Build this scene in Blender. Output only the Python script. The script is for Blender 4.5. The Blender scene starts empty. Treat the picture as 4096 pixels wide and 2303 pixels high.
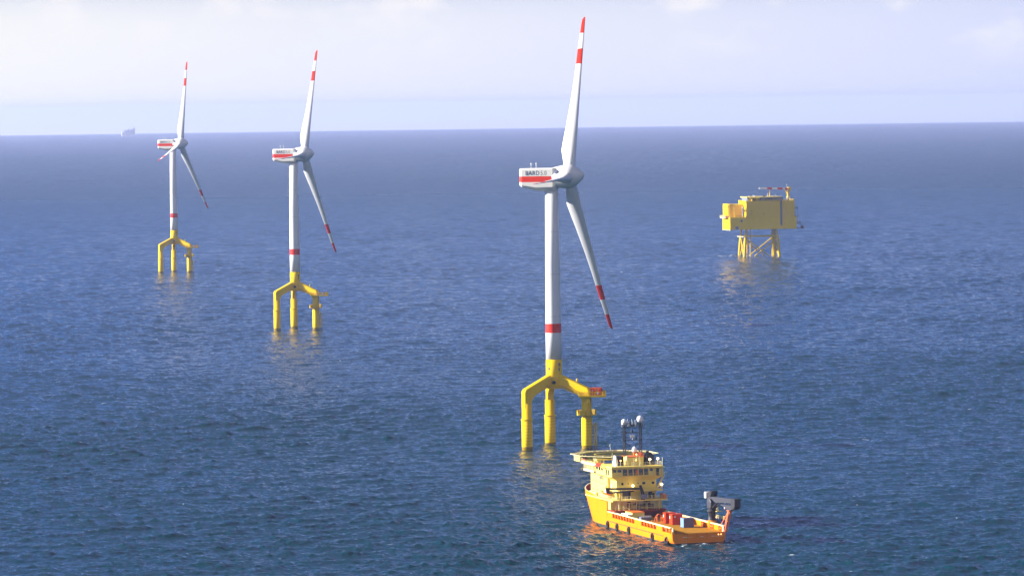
import bpy, math, random
import numpy as np
from mathutils import Vector, Matrix
random.seed(7); rng = np.random.default_rng(11)
scene = bpy.context.scene
COL = scene.collection
PI = math.pi
EXPO = 1.5; BACK_FILL = (3.3, 2.9, 1.6, 1); SKYTINT = (.08, .86, 1.34); VEIL = .03
RE = 7.0e6                      # effective earth radius (refraction included)
def drop(x, y): return -(x*x + y*y)/(2*RE)

# ------------------------------------------------------------------ materials
def mat(name, col, rough=.5, metal=0., var=.12, scale=.6, bump=0., spec=.22, coat=0.):
    m = bpy.data.materials.new(name); m.use_nodes = True
    nt = m.node_tree; b = nt.nodes['Principled BSDF']
    b.inputs['Roughness'].default_value = rough
    b.inputs['Metallic'].default_value = metal
    b.inputs['Specular IOR Level'].default_value = spec
    b.inputs['Coat Weight'].default_value = coat
    tc = nt.nodes.new('ShaderNodeTexCoord')
    no = nt.nodes.new('ShaderNodeTexNoise'); no.inputs['Scale'].default_value = scale
    no.inputs['Detail'].default_value = 5
    mp = nt.nodes.new('ShaderNodeMapping'); mp.inputs['Scale'].default_value = (1, 1, .35)
    nt.links.new(tc.outputs['Object'], mp.inputs[0]); nt.links.new(mp.outputs[0], no.inputs[0])
    mx = nt.nodes.new('ShaderNodeMix'); mx.data_type = 'RGBA'
    c = Vector(col)
    mx.inputs[6].default_value = (*(c*(1-var)), 1); mx.inputs[7].default_value = (*[min(1, v) for v in c*(1+var)], 1)
    nt.links.new(no.outputs[0], mx.inputs[0]); nt.links.new(mx.outputs[2], b.inputs['Base Color'])
    if bump:
        bp = nt.nodes.new('ShaderNodeBump'); bp.inputs['Strength'].default_value = bump; bp.inputs['Distance'].default_value = .05
        nt.links.new(no.outputs[0], bp.inputs['Height']); nt.links.new(bp.outputs[0], b.inputs['Normal'])
    return m
def base_of(m):
    nt = m.node_tree; b = nt.nodes['Principled BSDF']
    return nt, b, b.inputs['Base Color'].links[0].from_socket
def overlay(m, fac_socket, col):
    nt, b, src = base_of(m)
    mx = nt.nodes.new('ShaderNodeMix'); mx.data_type = 'RGBA'
    nt.links.new(fac_socket, mx.inputs[0]); nt.links.new(src, mx.inputs[6]); mx.inputs[7].default_value = (*col, 1)
    nt.links.new(mx.outputs[2], b.inputs['Base Color'])
def objxyz(m):
    nt = m.node_tree; tc = nt.nodes.new('ShaderNodeTexCoord'); s = nt.nodes.new('ShaderNodeSeparateXYZ')
    nt.links.new(tc.outputs['Object'], s.inputs[0]); return s
def math_(nt, op, a, b=None, c=None):
    n = nt.nodes.new('ShaderNodeMath'); n.operation = op
    for i, v in enumerate((a, b, c)):
        if v is None: continue
        if isinstance(v, (int, float)): n.inputs[i].default_value = v
        else: nt.links.new(v, n.inputs[i])
    return n.outputs[0]

M = {}
M['white'] = mat('turbine_white', (.70, .70, .68), .4, var=.03, scale=.15, spec=.2)
M['towerw'] = mat('tower_white', (.70, .70, .68), .4, var=.06, scale=.3, spec=.2)
s = objxyz(M['towerw']); nt = M['towerw'].node_tree     # flange joints between the tower sections
fz = math_(nt, 'FRACT', math_(nt, 'DIVIDE', math_(nt, 'SUBTRACT', s.outputs[2], 29.2), 13.9))
overlay(M['towerw'], math_(nt, 'MULTIPLY', math_(nt, 'LESS_THAN', fz, .018), .3), (.3, .31, .32))
M['red'] = mat('signal_red', (.72, .035, .012), .35, var=.08)
M['yellow'] = mat('foundation_yellow', (.80, .53, .002), .62, var=.07, scale=.5, spec=.05)
M['pile'] = mat('pile_yellow', (.80, .52, .002), .62, var=.12, scale=.9, spec=.05)
s = objxyz(M['pile']); nt = M['pile'].node_tree     # painted level rings every metre on the lower pile sleeves
f = math_(nt, 'FRACT', s.outputs[2])
ring = math_(nt, 'MULTIPLY', math_(nt, 'LESS_THAN', f, .11), math_(nt, 'LESS_THAN', s.outputs[2], 10))
overlay(M['pile'], math_(nt, 'MULTIPLY', ring, .55), (.2, .09, .004))
wet = math_(nt, 'LESS_THAN', s.outputs[2], 1.1)     # splash zone growth
overlay(M['pile'], math_(nt, 'MULTIPLY', wet, .75), (.12, .09, .01))
M['dark'] = mat('dark_steel', (.03, .032, .035), .5)
M['black'] = mat('black_rubber', (.018, .016, .015), .75)
M['grey'] = mat('crane_grey', (.048, .05, .06), .42, var=.1)
M['greyd'] = mat('dark_grey_paint', (.03, .031, .034), .5)
M['cream'] = mat('cream_paint', (.82, .65, .15), .5, var=.07, spec=.1)
M['creamw'] = mat('pale_cream_trim', (.82, .73, .38), .5, var=.05, spec=.1)
M['hull'] = mat('hull_orange', (.86, .235, .002), .55, var=.08, scale=.35, spec=.06)
nt = M['hull'].node_tree                                # faint rust and scuff streaks running down the plates
tc = nt.nodes.new('ShaderNodeTexCoord'); mp = nt.nodes.new('ShaderNodeMapping'); mp.inputs['Scale'].default_value = (1.6, 1.6, .16)
nz = nt.nodes.new('ShaderNodeTexNoise'); nz.inputs['Scale'].default_value = 1.; nz.inputs['Detail'].default_value = 7; nz.inputs['Roughness'].default_value = .65
nt.links.new(tc.outputs['Object'], mp.inputs[0]); nt.links.new(mp.outputs[0], nz.inputs[0])
st_ = nt.nodes.new('ShaderNodeMapRange'); st_.inputs[1].default_value = .54; st_.inputs[2].default_value = .75; st_.inputs[4].default_value = .55
nt.links.new(nz.outputs[0], st_.inputs[0]); overlay(M['hull'], st_.outputs[0], (.36, .085, .004))
M['boot'] = mat('antifouling_dark', (.04, .045, .035), .6)
M['deckw'] = mat('cargo_deck_wood', (.36, .17, .010), .9, var=.35, scale=.8, spec=.05)
M['deckred'] = mat('deck_red_paint', (.26, .035, .012), .6)
M['redf'] = mat('niche_red', (.48, .05, .012), .55)
M['glass'] = mat('dark_glass', (.02, .025, .03), .08, spec=.8)
M['helideck'] = mat('helideck_green', (.036, .038, .013), .9, var=.3, scale=1.2, spec=.05)
M['markyel'] = mat('marking_yellow', (.7, .5, .05), .6)
M['radome'] = mat('radome_white', (.82, .82, .84), .35, var=.02)
M['orange'] = mat('safety_orange', (.80, .17, .02), .45)
M['contred'] = mat('container_red', (.52, .045, .006), .5, var=.15, spec=.1)
M['contblue'] = mat('container_blue', (.17, .34, .58), .5, var=.15, spec=.1)
M['contblued'] = mat('container_grey_blue', (.12, .12, .23), .5, var=.15, spec=.1)
M['subyel'] = mat('substation_yellow', (.84, .56, .004), .7, var=.08, scale=.25, spec=.05)
M['subcorr'] = mat('corrugated_yellow', (.82, .55, .004), .7, var=.07, scale=.25, spec=.05)
M['subgrey'] = mat('blue_grey_plant', (.16, .19, .26), .55)
M['jacket'] = mat('jacket_yellow', (.78, .50, .012), .6, spec=.06)
M['text'] = mat('navy_letter', (.03, .07, .16), .5)
M['textg'] = mat('grey_letter', (.13, .14, .15), .5)
M['rust'] = mat('weathered_brown', (.20, .09, .04), .8, var=.3)
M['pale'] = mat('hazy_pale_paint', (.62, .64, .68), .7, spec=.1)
M['offw'] = mat('off_white', (.8, .8, .76), .5)
def lampmat(name, col, st):
    m = bpy.data.materials.new(name); m.use_nodes = True; b = m.node_tree.nodes['Principled BSDF']
    b.inputs['Base Color'].default_value = (*col, 1)
    b.inputs['Emission Color'].default_value = (*col, 1); b.inputs['Emission Strength'].default_value = st
    return m
M['lamp'] = lampmat('lit_floodlamp', (1, .72, .32), 5.)
M['ledor'] = lampmat('lit_small_lamp', (1, .45, .12), 2.2)
# nacelle paint: white shell with the red band
M['nac'] = mat('nacelle_paint', (.72, .70, .63), .4, var=.03, scale=.2)
s = objxyz(M['nac']); nt = M['nac'].node_tree
band = math_(nt, 'MULTIPLY', math_(nt, 'GREATER_THAN', s.outputs[2], -1.35), math_(nt, 'LESS_THAN', s.outputs[2], .55))
overlay(M['nac'], math_(nt, 'MULTIPLY', band, math_(nt, 'LESS_THAN', s.outputs[0], 1.75)), (.72, .035, .012))
fx = math_(nt, 'FRACT', math_(nt, 'MULTIPLY', math_(nt, 'ADD', s.outputs[0], 20.), .37))
overlay(M['nac'], math_(nt, 'MULTIPLY', math_(nt, 'LESS_THAN', fx, .02), .25), (.3, .28, .24))

# ------------------------------------------------------------------ mesh builder
class MB:
    def __init__(s): s.v = []; s.f = []; s.mi = []; s.sm = []
    def add(s, vs, fs, mi=0, smooth=False):
        n = len(s.v); s.v += [tuple(p) for p in vs]
        for f in fs: s.f.append([i+n for i in f]); s.mi.append(mi); s.sm.append(smooth)
        return s
    def box(s, x0, x1, y0, y1, z0, z1, mi=0):
        vs = [(x, y, z) for x in (x0, x1) for y in (y0, y1) for z in (z0, z1)]
        return s.add(vs, [(0, 1, 3, 2), (4, 6, 7, 5), (0, 4, 5, 1), (2, 3, 7, 6), (0, 2, 6, 4), (1, 5, 7, 3)], mi)
    def hexa(s, b, t, mi=0):        # four bottom points, four top points (same order, ccw)
        return s.add(list(b)+list(t), [(3, 2, 1, 0), (4, 5, 6, 7), (0, 1, 5, 4), (1, 2, 6, 5), (2, 3, 7, 6), (3, 0, 4, 7)], mi)
    def tube(s, p, q, r, r2=None, n=10, mi=0, cap=True):
        p = Vector(p); q = Vector(q); r2 = r if r2 is None else r2
        d = (q-p).normalized(); a = d.orthogonal().normalized(); b = d.cross(a)
        vs = [p+(a*math.cos(2*PI*i/n)+b*math.sin(2*PI*i/n))*r for i in range(n)]
        vs += [q+(a*math.cos(2*PI*i/n)+b*math.sin(2*PI*i/n))*r2 for i in range(n)]
        s.add(vs, [(i, (i+1) % n, n+(i+1) % n, n+i) for i in range(n)], mi, True)
        if cap: s.add(vs[:n], [tuple(range(n))[::-1]], mi); s.add(vs[n:], [tuple(range(n))], mi)
        return s
    def path(s, pts, r, n=6, mi=0):
        for a, b in zip(pts, pts[1:]): s.tube(a, b, r, n=n, mi=mi)
        return s
    def lathe(s, prof, n=32, axis=None, org=(0, 0, 0), mi=0, mis=None, closed=True):   # prof: (r, h)
        ax = Vector(axis or (0, 0, 1)).normalized(); a = ax.orthogonal().normalized(); b = ax.cross(a); o = Vector(org)
        vs = []
        for r, h in prof:
            for i in range(n):
                t = 2*PI*i/n; vs.append(o+ax*h+(a*math.cos(t)+b*math.sin(t))*max(r, 1e-4))
        for k in range(len(prof)-1):
            fs = [(k*n+i, k*n+(i+1) % n, (k+1)*n+(i+1) % n, (k+1)*n+i) for i in range(n)]
            m_ = mis[k] if mis else mi
            if k == 0: base = len(s.v); s.v += [tuple(p) for p in vs]
            for f in fs: s.f.append([j+base for j in f]); s.mi.append(m_); s.sm.append(True)
        if closed:
            L = len(prof)-1
            if prof[0][0] > .01: s.f.append([base+i for i in range(n)][::-1]); s.mi.append(mis[0] if mis else mi); s.sm.append(False)
            if prof[L][0] > .01: s.f.append([base+L*n+i for i in range(n)]); s.mi.append(mis[-1] if mis else mi); s.sm.append(False)
        return s
    def sphere(s, c, r, n=14, mi=0, sz=1., lo=-1.):
        prof = [(r*math.cos(t), r*sz*math.sin(t)) for t in np.linspace(max(-PI/2, math.asin(lo)), PI/2, 9)]
        return s.lathe(prof, n, org=c, mi=mi)
    def prism(s, poly, frame, w0, w1, mi=0):   # poly (u,v) in frame(u,v,w)->xyz
        n = len(poly)
        vs = [frame(u, v, w0) for u, v in poly]+[frame(u, v, w1) for u, v in poly]
        return s.add(vs, [tuple(range(n))[::-1], tuple(range(n, 2*n))]+[(i, (i+1) % n, n+(i+1) % n, n+i) for i in range(n)], mi)
    def loft(s, rings, mi=0, cap=True, smooth=False, mis=None):
        n = len(rings[0]); base = len(s.v)
        for r in rings: s.v += [tuple(p) for p in r]
        for k in range(len(rings)-1):
            for i in range(n):
                s.f.append([base+k*n+i, base+k*n+(i+1) % n, base+(k+1)*n+(i+1) % n, base+(k+1)*n+i])
                s.mi.append(mis[k] if mis else mi); s.sm.append(smooth)
        if cap:
            s.f.append([base+i for i in range(n)][::-1]); s.mi.append(mis[0] if mis else mi); s.sm.append(False)
            L = (len(rings)-1)*n
            s.f.append([base+L+i for i in range(n)]); s.mi.append(mis[-1] if mis else mi); s.sm.append(False)
        return s
    def rail(s, pts, h=1.05, sp=1.6, r=.035, mi=0, mids=2, up=(0, 0, 1)):
        up = Vector(up); pts = [Vector(p) for p in pts]
        for a, b in zip(pts, pts[1:]):
            L = (b-a).length; k = max(1, round(L/sp))
            for i in range(k+1): p = a+(b-a)*i/k; s.tube(p, p+up*h, r, n=5, mi=mi)
            for j in range(mids+1):
                o = up*h*(j+1)/(mids+1); s.tube(a+o, b+o, r if j == mids else r*.7, n=5, mi=mi)
        return s
    def build(s, name, mats, parent=None, loc=None, rot=None, bevel=0., seg=2):
        me = bpy.data.meshes.new(name); me.from_pydata(s.v, [], s.f)
        for m in (mats if isinstance(mats, (list, tuple)) else [mats]): me.materials.append(m)
        me.polygons.foreach_set('material_index', s.mi); me.polygons.foreach_set('use_smooth', s.sm)
        import bmesh
        bm = bmesh.new(); bm.from_mesh(me); bmesh.ops.recalc_face_normals(bm, faces=bm.faces); bm.to_mesh(me); bm.free()
        me.update()
        o = bpy.data.objects.new(name, me); COL.objects.link(o)
        if parent: o.parent = parent
        if loc is not None: o.location = loc
        if rot is not None: o.rotation_euler = rot
        if bevel:
            b = o.modifiers.new('Bevel', 'BEVEL'); b.width = bevel; b.segments = seg; b.limit_method = 'ANGLE'; b.angle_limit = .6
            b.harden_normals = False
        return o
def _each(self, name, mats, parent=None, **kw):
    '''one object per separate piece of the builder's mesh'''
    n = len(self.v); par = list(range(n))
    def find(i):
        while par[i] != i: par[i] = par[par[i]]; i = par[i]
        return i
    for f in self.f:
        for k in f[1:]: par[find(k)] = find(f[0])
    isl = {}
    for i in range(n): isl.setdefault(find(i), []).append(i)
    keys = list(isl); P = np.array(self.v)
    lo = np.array([P[isl[k]].min(0) for k in keys]); hi = np.array([P[isl[k]].max(0) for k in keys]); sz = (hi-lo).max(1)
    g = list(range(len(keys)))
    def fg(i):
        while g[i] != i: g[i] = g[g[i]]; i = g[i]
        return i
    for i in range(len(keys)):
        gap = np.sqrt((np.maximum(0, np.maximum(lo[i]-hi, lo-hi[i]))**2).sum(1))
        for j in np.nonzero(gap <= np.maximum(.02, .5*np.maximum(sz[i], sz)))[0]: g[fg(int(j))] = fg(i)
    grp = {k: fg(i) for i, k in enumerate(keys)}
    out = []
    for r in sorted(set(grp.values())):
        b = MB(); mp = {}
        for f, mi, sm in zip(self.f, self.mi, self.sm):
            if grp[find(f[0])] != r: continue
            ff = []
            for k in f:
                if k not in mp: mp[k] = len(b.v); b.v.append(self.v[k])
                ff.append(mp[k])
            b.f.append(ff); b.mi.append(mi); b.sm.append(sm)
        out.append(b.build(name, mats, parent, **kw))
    return out
MB.each = _each
def empty(name, loc, rz=0., label=None, cat=None, group=None):
    o = bpy.data.objects.new(name, None); COL.objects.link(o); o.location = loc; o.rotation_euler = (0, 0, rz)
    o.empty_display_size = 1
    if label: o['label'] = label
    if cat: o['category'] = cat
    if group: o['group'] = group
    return o
def tag(o, label, cat, group=None):
    o['label'] = label; o['category'] = cat
    if group: o['group'] = group
    return o
def copy_tree(o, parent=None):
    c = o.copy(); COL.objects.link(c); c.parent = parent
    for ch in list(o.children): copy_tree(ch, c)
    return c
def text_mesh(name, body, size, m, parent, mtx, bold=0., ext=.004, sx=1., sp=1.):
    cu = bpy.data.curves.new(name, 'FONT'); cu.body = body; cu.size = size; cu.offset = bold; cu.extrude = ext; cu.resolution_u = 3; cu.space_character = sp
    to = bpy.data.objects.new(name+'_tmp', cu); COL.objects.link(to)
    dg = bpy.context.evaluated_depsgraph_get()
    me = bpy.data.meshes.new_from_object(to.evaluated_get(dg)); bpy.data.objects.remove(to); bpy.data.curves.remove(cu)
    me.transform(mtx @ Matrix.Diagonal((sx, 1, 1, 1))); me.name = name
    me.materials.clear(); me.materials.append(m)
    o = bpy.data.objects.new(name, me); COL.objects.link(o); o.parent = parent
    return o

# ------------------------------------------------------------------ wind turbines
YAW = math.radians(14.26); TILT = math.radians(4.2); CONE = math.radians(2.67)
HUBZ = 88.6; OV = 5.78; RT = 60.35
PR = 11.4
PANG = [math.radians(a) for a in (97, 217, 337)]

def blade_mesh(parent):
    st = [(2.6, 3.5, 3.5, 1.8, 0), (3.9, 3.75, 3.7, 1.88, 0), (6.5, 4.3, 3.1, 1.86, 0), (10.1, 4.95, 2.15, 1.72, 7), (14.5, 4.5, 1.55, 1.58, 6), (19.4, 3.9, 1.15, 1.45, 5),
          (28.3, 3.0, .8, 1.22, 3.5), (37, 2.35, .55, 1.02, 2), (42.5, 2.05, .45, .9, 1.2), (48.25, 1.8, .36, .78, .8), (54.2, 1.42, .27, .66, .3), (57.5, 1.2, .2, .58, 0), (59.3, 1.0, .15, .54, 0), (60.3, .45, .08, .5, 0)]
    rings = []; N = 20
    for r, ch, th, le, tw in st:
        round_ = max(0., min(1., (10.1-r)/6.2))
        ring = []
        for i in range(N):
            t = 2*PI*i/N
            cx = math.cos(t); sy = math.sin(t)
            x = le-ch/2+ch/2*cx
            ya = th/2*sy*(math.sqrt(max(0, (1+cx)/2))*.95+.1) if True else 0      # aerofoil: thick nose, thin tail
            yc = th/2*sy
            y = yc*round_+ya*1.15*(1-round_)
            a = math.radians(tw); xr = x*math.cos(a)-y*math.sin(a); yr = x*math.sin(a)+y*math.cos(a)
            ring.append((xr, yr, r))
        rings.append(ring)
    mis = [0]*8+[1, 0, 1, 1, 1]
    # stations index: 42.5->48.25 red, 48.25->54.2 white, 54.2->tip red
    mis = []
    for k in range(len(st)-1):
        r = st[k][0]
        mis.append(1 if (42.4 < r < 48) or r > 54 else 0)
    b = MB().loft(rings, mis=mis, smooth=True)
    return b.build('blade', [M['white'], M['red']], parent)

def nacelle_build(parent):
    nac = empty('nacelle', (0, 0, HUBZ), -YAW); nac.parent = parent
    def sec(x, hw, zt, zb, ct, cb):
        return [(x, -hw+ct, zt), (x, -hw, zt-ct), (x, -hw, zb+cb), (x, -hw+cb*.9, zb), (x, hw-cb*.9, zb), (x, hw, zb+cb), (x, hw, zt-ct), (x, hw-ct, zt)]
    S = [sec(-10.3, 2.1, 3.0, -2.6, .3, .5), sec(-9.35, 3.15, 3.15, -3.0, .35, .7), sec(-4.4, 3.25, 3.2, -4.25, .35, 1.1), sec(1.1, 3.25, 3.2, -4.25, .35, 1.2), sec(2.0, 2.7, 3.1, -3.9, .4, 1.6)]
    shell = MB().loft(S).build('nacelle_shell', M['nac'], nac, bevel=.12)
    # spinner and hub: lathe round the tilted rotor axis
    ax = Vector((math.cos(TILT), 0, math.sin(TILT)))
    hub = MB().lathe([(3.3, .8), (3.45, 2.0), (3.7, 3.6), (3.88, 5.0), (3.84, 6.5), (3.5, 7.5), (2.95, 8.5), (2.25, 9.4), (1.5, 10.2), (.8, 10.8), (.3, 11.08), (0, 11.12)], 40, axis=ax, closed=False).build('spinner', M['white'], nac)
    v = MB().box(1.9, 3.0, -3.5, -2.2, 1.3, 2.5); v.build('intake_recess', M['subgrey'], nac, bevel=.25)
    rx = Matrix.Rotation(PI/2, 4, 'X')
    text_mesh('lettering', 'BARD', 1.98, M['text'], nac, Matrix.Translation((-8.0, -3.262, .95)) @ rx, bold=.022, sx=.9, sp=1.08)
    text_mesh('lettering', '5.0', 1.98, M['textg'], nac, Matrix.Translation((-2.9, -3.262, .95)) @ rx, bold=0., sx=.82, sp=1.08)
    for bx, hh in ((-6.6, 1.9), (-4.9, 2.0)):
        MB().tube((bx, -.8, 3.1), (bx, -.8, 3.1+hh), .07).sphere((bx, -.8, 3.1+hh*.78), .24).build('beacon_post', M['offw'], nac)
        bpy.context.view_layer.update()
    return nac

def turbine_proto(loc):
    t = empty('wind_turbine', loc)
    # tower
    prof = [(2.6, 29.2), (2.58, 37.9), (2.57, 40.9), (2.4, 60), (2.12, 84.9)]
    MB().lathe(prof, 48, mis=[0, 1, 0, 0]).build('tower', [M['towerw'], M['red']], t)
    # support cross
    b = MB().lathe([(2.62, 19.6), (2.62, 29.2)], 48)
    cross = b.build('transition_piece', M['yellow'], t)
    text_mesh('lettering', '1\n4', 1.5, M['text'], cross, Matrix.Rotation(math.radians(-24), 4, 'Z') @ Matrix.Translation((-1.1, -2.66, 27.2)) @ Matrix.Rotation(PI/2, 4, 'X'), bold=.02)
    text_mesh('lettering', 'B\nS', 1.5, M['text'], cross, Matrix.Rotation(math.radians(38), 4, 'Z') @ Matrix.Translation((-.3, -2.66, 27.0)) @ Matrix.Rotation(PI/2, 4, 'X'), bold=.04)
    bez = lambda p0, p1, p2, n: [tuple((1-u)**2*a+2*u*(1-u)*b_+u*u*c for a, b_, c in zip(p0, p1, p2)) for u in np.linspace(0, 1, n)]
    for a in PANG:
        rd = Vector((math.cos(a), math.sin(a), 0)); td = Vector((-math.sin(a), math.cos(a), 0))
        fr = lambda u, v, w: rd*u+td*w+Vector((0, 0, v))
        poly = [(1.2, 24.6), (2.4, 24.2), (12.2, 20.0), (12.85, 19.3), (12.85, 13.2), (9.95, 13.2)]+bez((9.95, 14.6), (9.95, 17.2), (7.5, 18.15), 8)+[(2.6, 20.3), (1.2, 20.3)]
        MB().prism(poly, fr, -1.2, 1.2).build('support_arm', M['yellow'], t, bevel=.6, seg=4)
    for i, a in enumerate(PANG):
        rd = Vector((math.cos(a), math.sin(a), 0))*PR
        p = MB().lathe([(1.77, -8), (1.77, 10), (1.62, 10.02), (1.62, 15.2)], 40).build('pile', M['pile'], t, loc=rd)
        if i < 2:
            MB().lathe([(1.80, 9.7), (1.98, 9.75), (1.98, 10.15), (1.80, 10.2)], 40, closed=False).build('collar', M['yellow'], p)
        else:
            g = MB().lathe([(1.6, 11.0), (3.25, 11.0), (3.25, 11.15), (1.6, 11.15)], 32, closed=False)
            g.rail([(3.15*math.cos(q), 3.15*math.sin(q), 11.1) for q in np.linspace(0, 2*PI, 13)], h=1.5, sp=1.0, r=.09)
            for q in (.4, 2.2, 2.7, 3.3, 4.0, 5.6):
                g.tube((3.2*math.cos(q), 3.2*math.sin(q), 11.1), (3.2*math.cos(q+.3), 3.2*math.sin(q+.3), 11.1), .02)
                c0, c1 = (math.cos(q), math.sin(q)), (math.cos(q+.35), math.sin(q+.35))
                g.hexa([(3.14*c0[0], 3.14*c0[1], 11.15), (3.14*c1[0], 3.14*c1[1], 11.15), (3.2*c1[0], 3.2*c1[1], 11.15), (3.2*c0[0], 3.2*c0[1], 11.15)],
                       [(3.14*c0[0], 3.14*c0[1], 12.5), (3.14*c1[0], 3.14*c1[1], 12.5), (3.2*c1[0], 3.2*c1[1], 12.5), (3.2*c0[0], 3.2*c0[1], 12.5)])
            g.build('ring_gallery', M['yellow'], p)
            l = MB()
            for x, y in ((2.45, -1.0), (3.05, -.9)):
                l.tube((x, y, -3), (x, y, 8.6), .17)
            l.tube((2.3, .6, -3), (2.3, .6, 8.2), .15)
            for z in np.arange(.6, 8.6, .6): l.tube((2.45, -1, z), (3.05, -.9, z), .05, n=6)
            for z in (1.5, 4.5, 7.8): l.tube((1.5, -.6, z), (2.5, -1, z), .1).tube((1.5, .4, z), (2.3, .6, z), .1)
            l.build('boat_landing', M['pile'], p)
            lad = MB()
            lad.tube((.4, -1.95, 11), (.4, -1.95, 17.5), .05).tube((.9, -1.85, 11), (.9, -1.85, 17.5), .05)
            for z in np.arange(11.3, 17.5, .4): lad.tube((.4, -1.95, z), (.9, -1.85, z), .03, n=5)
            lad.build('ladder', M['yellow'], p)
            pf = MB().box(-2.6, 6.3, -2.7, 2.4, 17.3, 17.48)
            pf.box(-2.6, 6.3, -2.72, -2.5, 16.95, 17.28).box(-2.6, 6.3, 2.2, 2.42, 16.95, 17.28)
            for x in np.arange(-2, 6, 1.3): pf.box(x, x+.12, -2.5, 2.2, 17.0, 17.28)
            deck = pf.build('access_platform', M['yellow'], t, loc=rd)
            MB().rail([(-2.5, -2.6, 17.5), (4.4, -2.6, 17.5)], h=1.15, sp=.9, r=.085).rail([(4.4, -2.6, 17.5), (6.2, -1.6, 17.5), (6.2, 2.3, 17.5), (-2.5, 2.3, 17.5)], h=1.15, sp=.9, r=.085).build('railing', M['yellow'], deck)
            MB().lathe([(.32, 0), (.32, .3)], 16, axis=(0, 1, 0), org=(3.6, -2.95, 18.3)).build('life_ring', M['offw'], deck)
            MB().hexa([(4.9, 2.0, 17.5), (6.25, 2.0, 17.5), (6.3, 2.1, 17.5), (4.9, 2.1, 17.5)], [(4.9, 2.0, 18.8), (6.25, 2.0, 18.9), (6.3, 2.1, 18.9), (4.9, 2.1, 18.8)]).box(6.2, 6.26, -1.5, 2.2, 17.5, 18.7).build('wind_screen', M['subyel'], deck)
    # front balcony with access door and the sloping walkway to the landing platform
    bal = MB().box(-2.9, 2.4, -4.3, -2.2, 19.9, 20.05).build('front_balcony', M['yellow'], t)
    MB().rail([(-2.8, -2.4, 20.05), (-2.8, -4.2, 20.05), (2.3, -4.2, 20.05)], h=1.1, sp=.9, r=.08).build('railing', M['yellow'], bal)
    MB().lathe([(.62, 0), (.62, .1)], 20, axis=(0, -1, 0), org=(-.1, -2.68, 21.7)).build('access_door', M['dark'], t)
    fm = MB()
    for x in (-1.2, 1.2): fm.box(x-.12, x+.12, -2.95, -2.7, 20.1, 23.4)
    fm.box(-1.32, 1.32, -2.95, -2.7, 23.4, 23.6).build('door_frame', M['jacket'], t)
    a = PANG[2]; rd = Vector((math.cos(a), math.sin(a), 0)); td = Vector((math.sin(a), -math.cos(a), 0))
    w = MB(); p0 = rd*2.6+td*2.0+Vector((0, 0, 20)); p1 = rd*9.6+td*2.0+Vector((0, 0, 17.6))
    q0 = p0+td*-.5; q1 = p1+td*-.5; up = Vector((0, 0, .12))
    w.hexa([p0, p1, q1, q0], [p0+up, p1+up, q1+up, q0+up]).rail([p0+up, p1+up], h=1.1, sp=1.5, r=.085)
    w.build('sloping_walkway', M['yellow'], t)
    MB().tube((7.5, -3.2, 21.9), (7.5, -3.2, 22.5), .3).sphere((7.5, -3.2, 22.6), .35).build('signal_light', M['markyel'], t)
    nac = nacelle_build(t)
    blades = [blade_mesh(t)]
    for k in (1, 2):
        c = blades[0].copy(); COL.objects.link(c); c.parent = t; blades.append(c)
    return t
def set_blades(t, th):
    a = Vector((math.cos(YAW)*math.cos(TILT), -math.sin(YAW)*math.cos(TILT), math.sin(TILT)))
    u = Vector((-math.sin(YAW), -math.cos(YAW), 0)); v = u.cross(a)
    if v.z < 0: v = -v
    hub = Vector((0, 0, HUBZ))+Vector((math.cos(YAW), -math.sin(YAW), 0))*OV
    bl = [o for o in t.children if o.name.startswith('blade')]
    for k, b in enumerate(bl):
        ang = th+(0, -1, 1)[k]*2*PI/3
        rad = v*math.cos(ang)+u*math.sin(ang)
        z = (rad*math.cos(CONE)+a*math.sin(CONE)).normalized(); x = (a-z*a.dot(z)).normalized(); y = z.cross(x)
        m = Matrix((x, y, z)).transposed().to_4x4(); m.translation = hub
        b.matrix_local = m
TP = [(13.4, 1457.), (-110.2, 2262.), (-232.9, 3075.)]
TH = [math.radians(a) for a in (-28.87, -28.13, -19.55)]
t1 = turbine_proto((TP[0][0], TP[0][1], drop(*TP[0]))); set_blades(t1, TH[0])
G = 'wind turbines standing in a row'
tag(t1, 'largest white wind turbine, a red container on its yellow tripod, rising beyond the supply ship', 'wind turbine', G)
t2 = copy_tree(t1); t2.location = (*TP[1], drop(*TP[1])); set_blades(t2, TH[1])
tag(t2, 'white wind turbine on yellow tripod standing between the two other turbines of the row', 'wind turbine', G)
t3 = copy_tree(t1); t3.location = (*TP[2], drop(*TP[2])); set_blades(t3, TH[2])
tag(t3, 'smallest white wind turbine, its third blade hanging down across the tower below the nacelle', 'wind turbine', G)

# red container on the landing platform of the nearest turbine
rp = Vector((math.cos(PANG[2]), math.sin(PANG[2]), 0))*PR
c0 = Vector(t1.location)+rp+Vector((3.3, .1, 17.5))
cont = empty('equipment_container', c0, math.radians(-14), 'small red equipment container with white emblem on the turbine landing platform', 'container')
b = MB().box(-1.75, 1.75, -1.2, 1.2, 0.02, 2.45)
for x in np.arange(-1.6, 1.7, .3): b.box(x, x+.12, -1.25, -1.2, .2, 2.3)
b.build('container_body', M['contred'], cont, bevel=.04)
MB().box(-1.85, -1.75, -1.0, 1.0, .15, 2.3).build('door', M['contred'], cont)
e = MB().box(-1.3, -.85, -1.275, -1.26, 1.3, 1.75).build('emblem', M['offw'], cont)
MB().lathe([(.16, 0), (.16, .02)], 12, axis=(0, -1, 0), org=(-1.05, -1.275, 1.5)).build('emblem_dot', M['dark'], e)
f = MB()
for x in (-.45, -.1, .85): f.box(x, x+.09, -1.29, -1.255, .1, 2.42)
f.box(-1.75, 1.75, -1.29, -1.255, 2.38, 2.47).build('door_bars', M['orange'], cont)
MB().box(.15, .7, -1.28, -1.258, .7, 2.1).build('notice_panel', M['rust'], cont)

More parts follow.
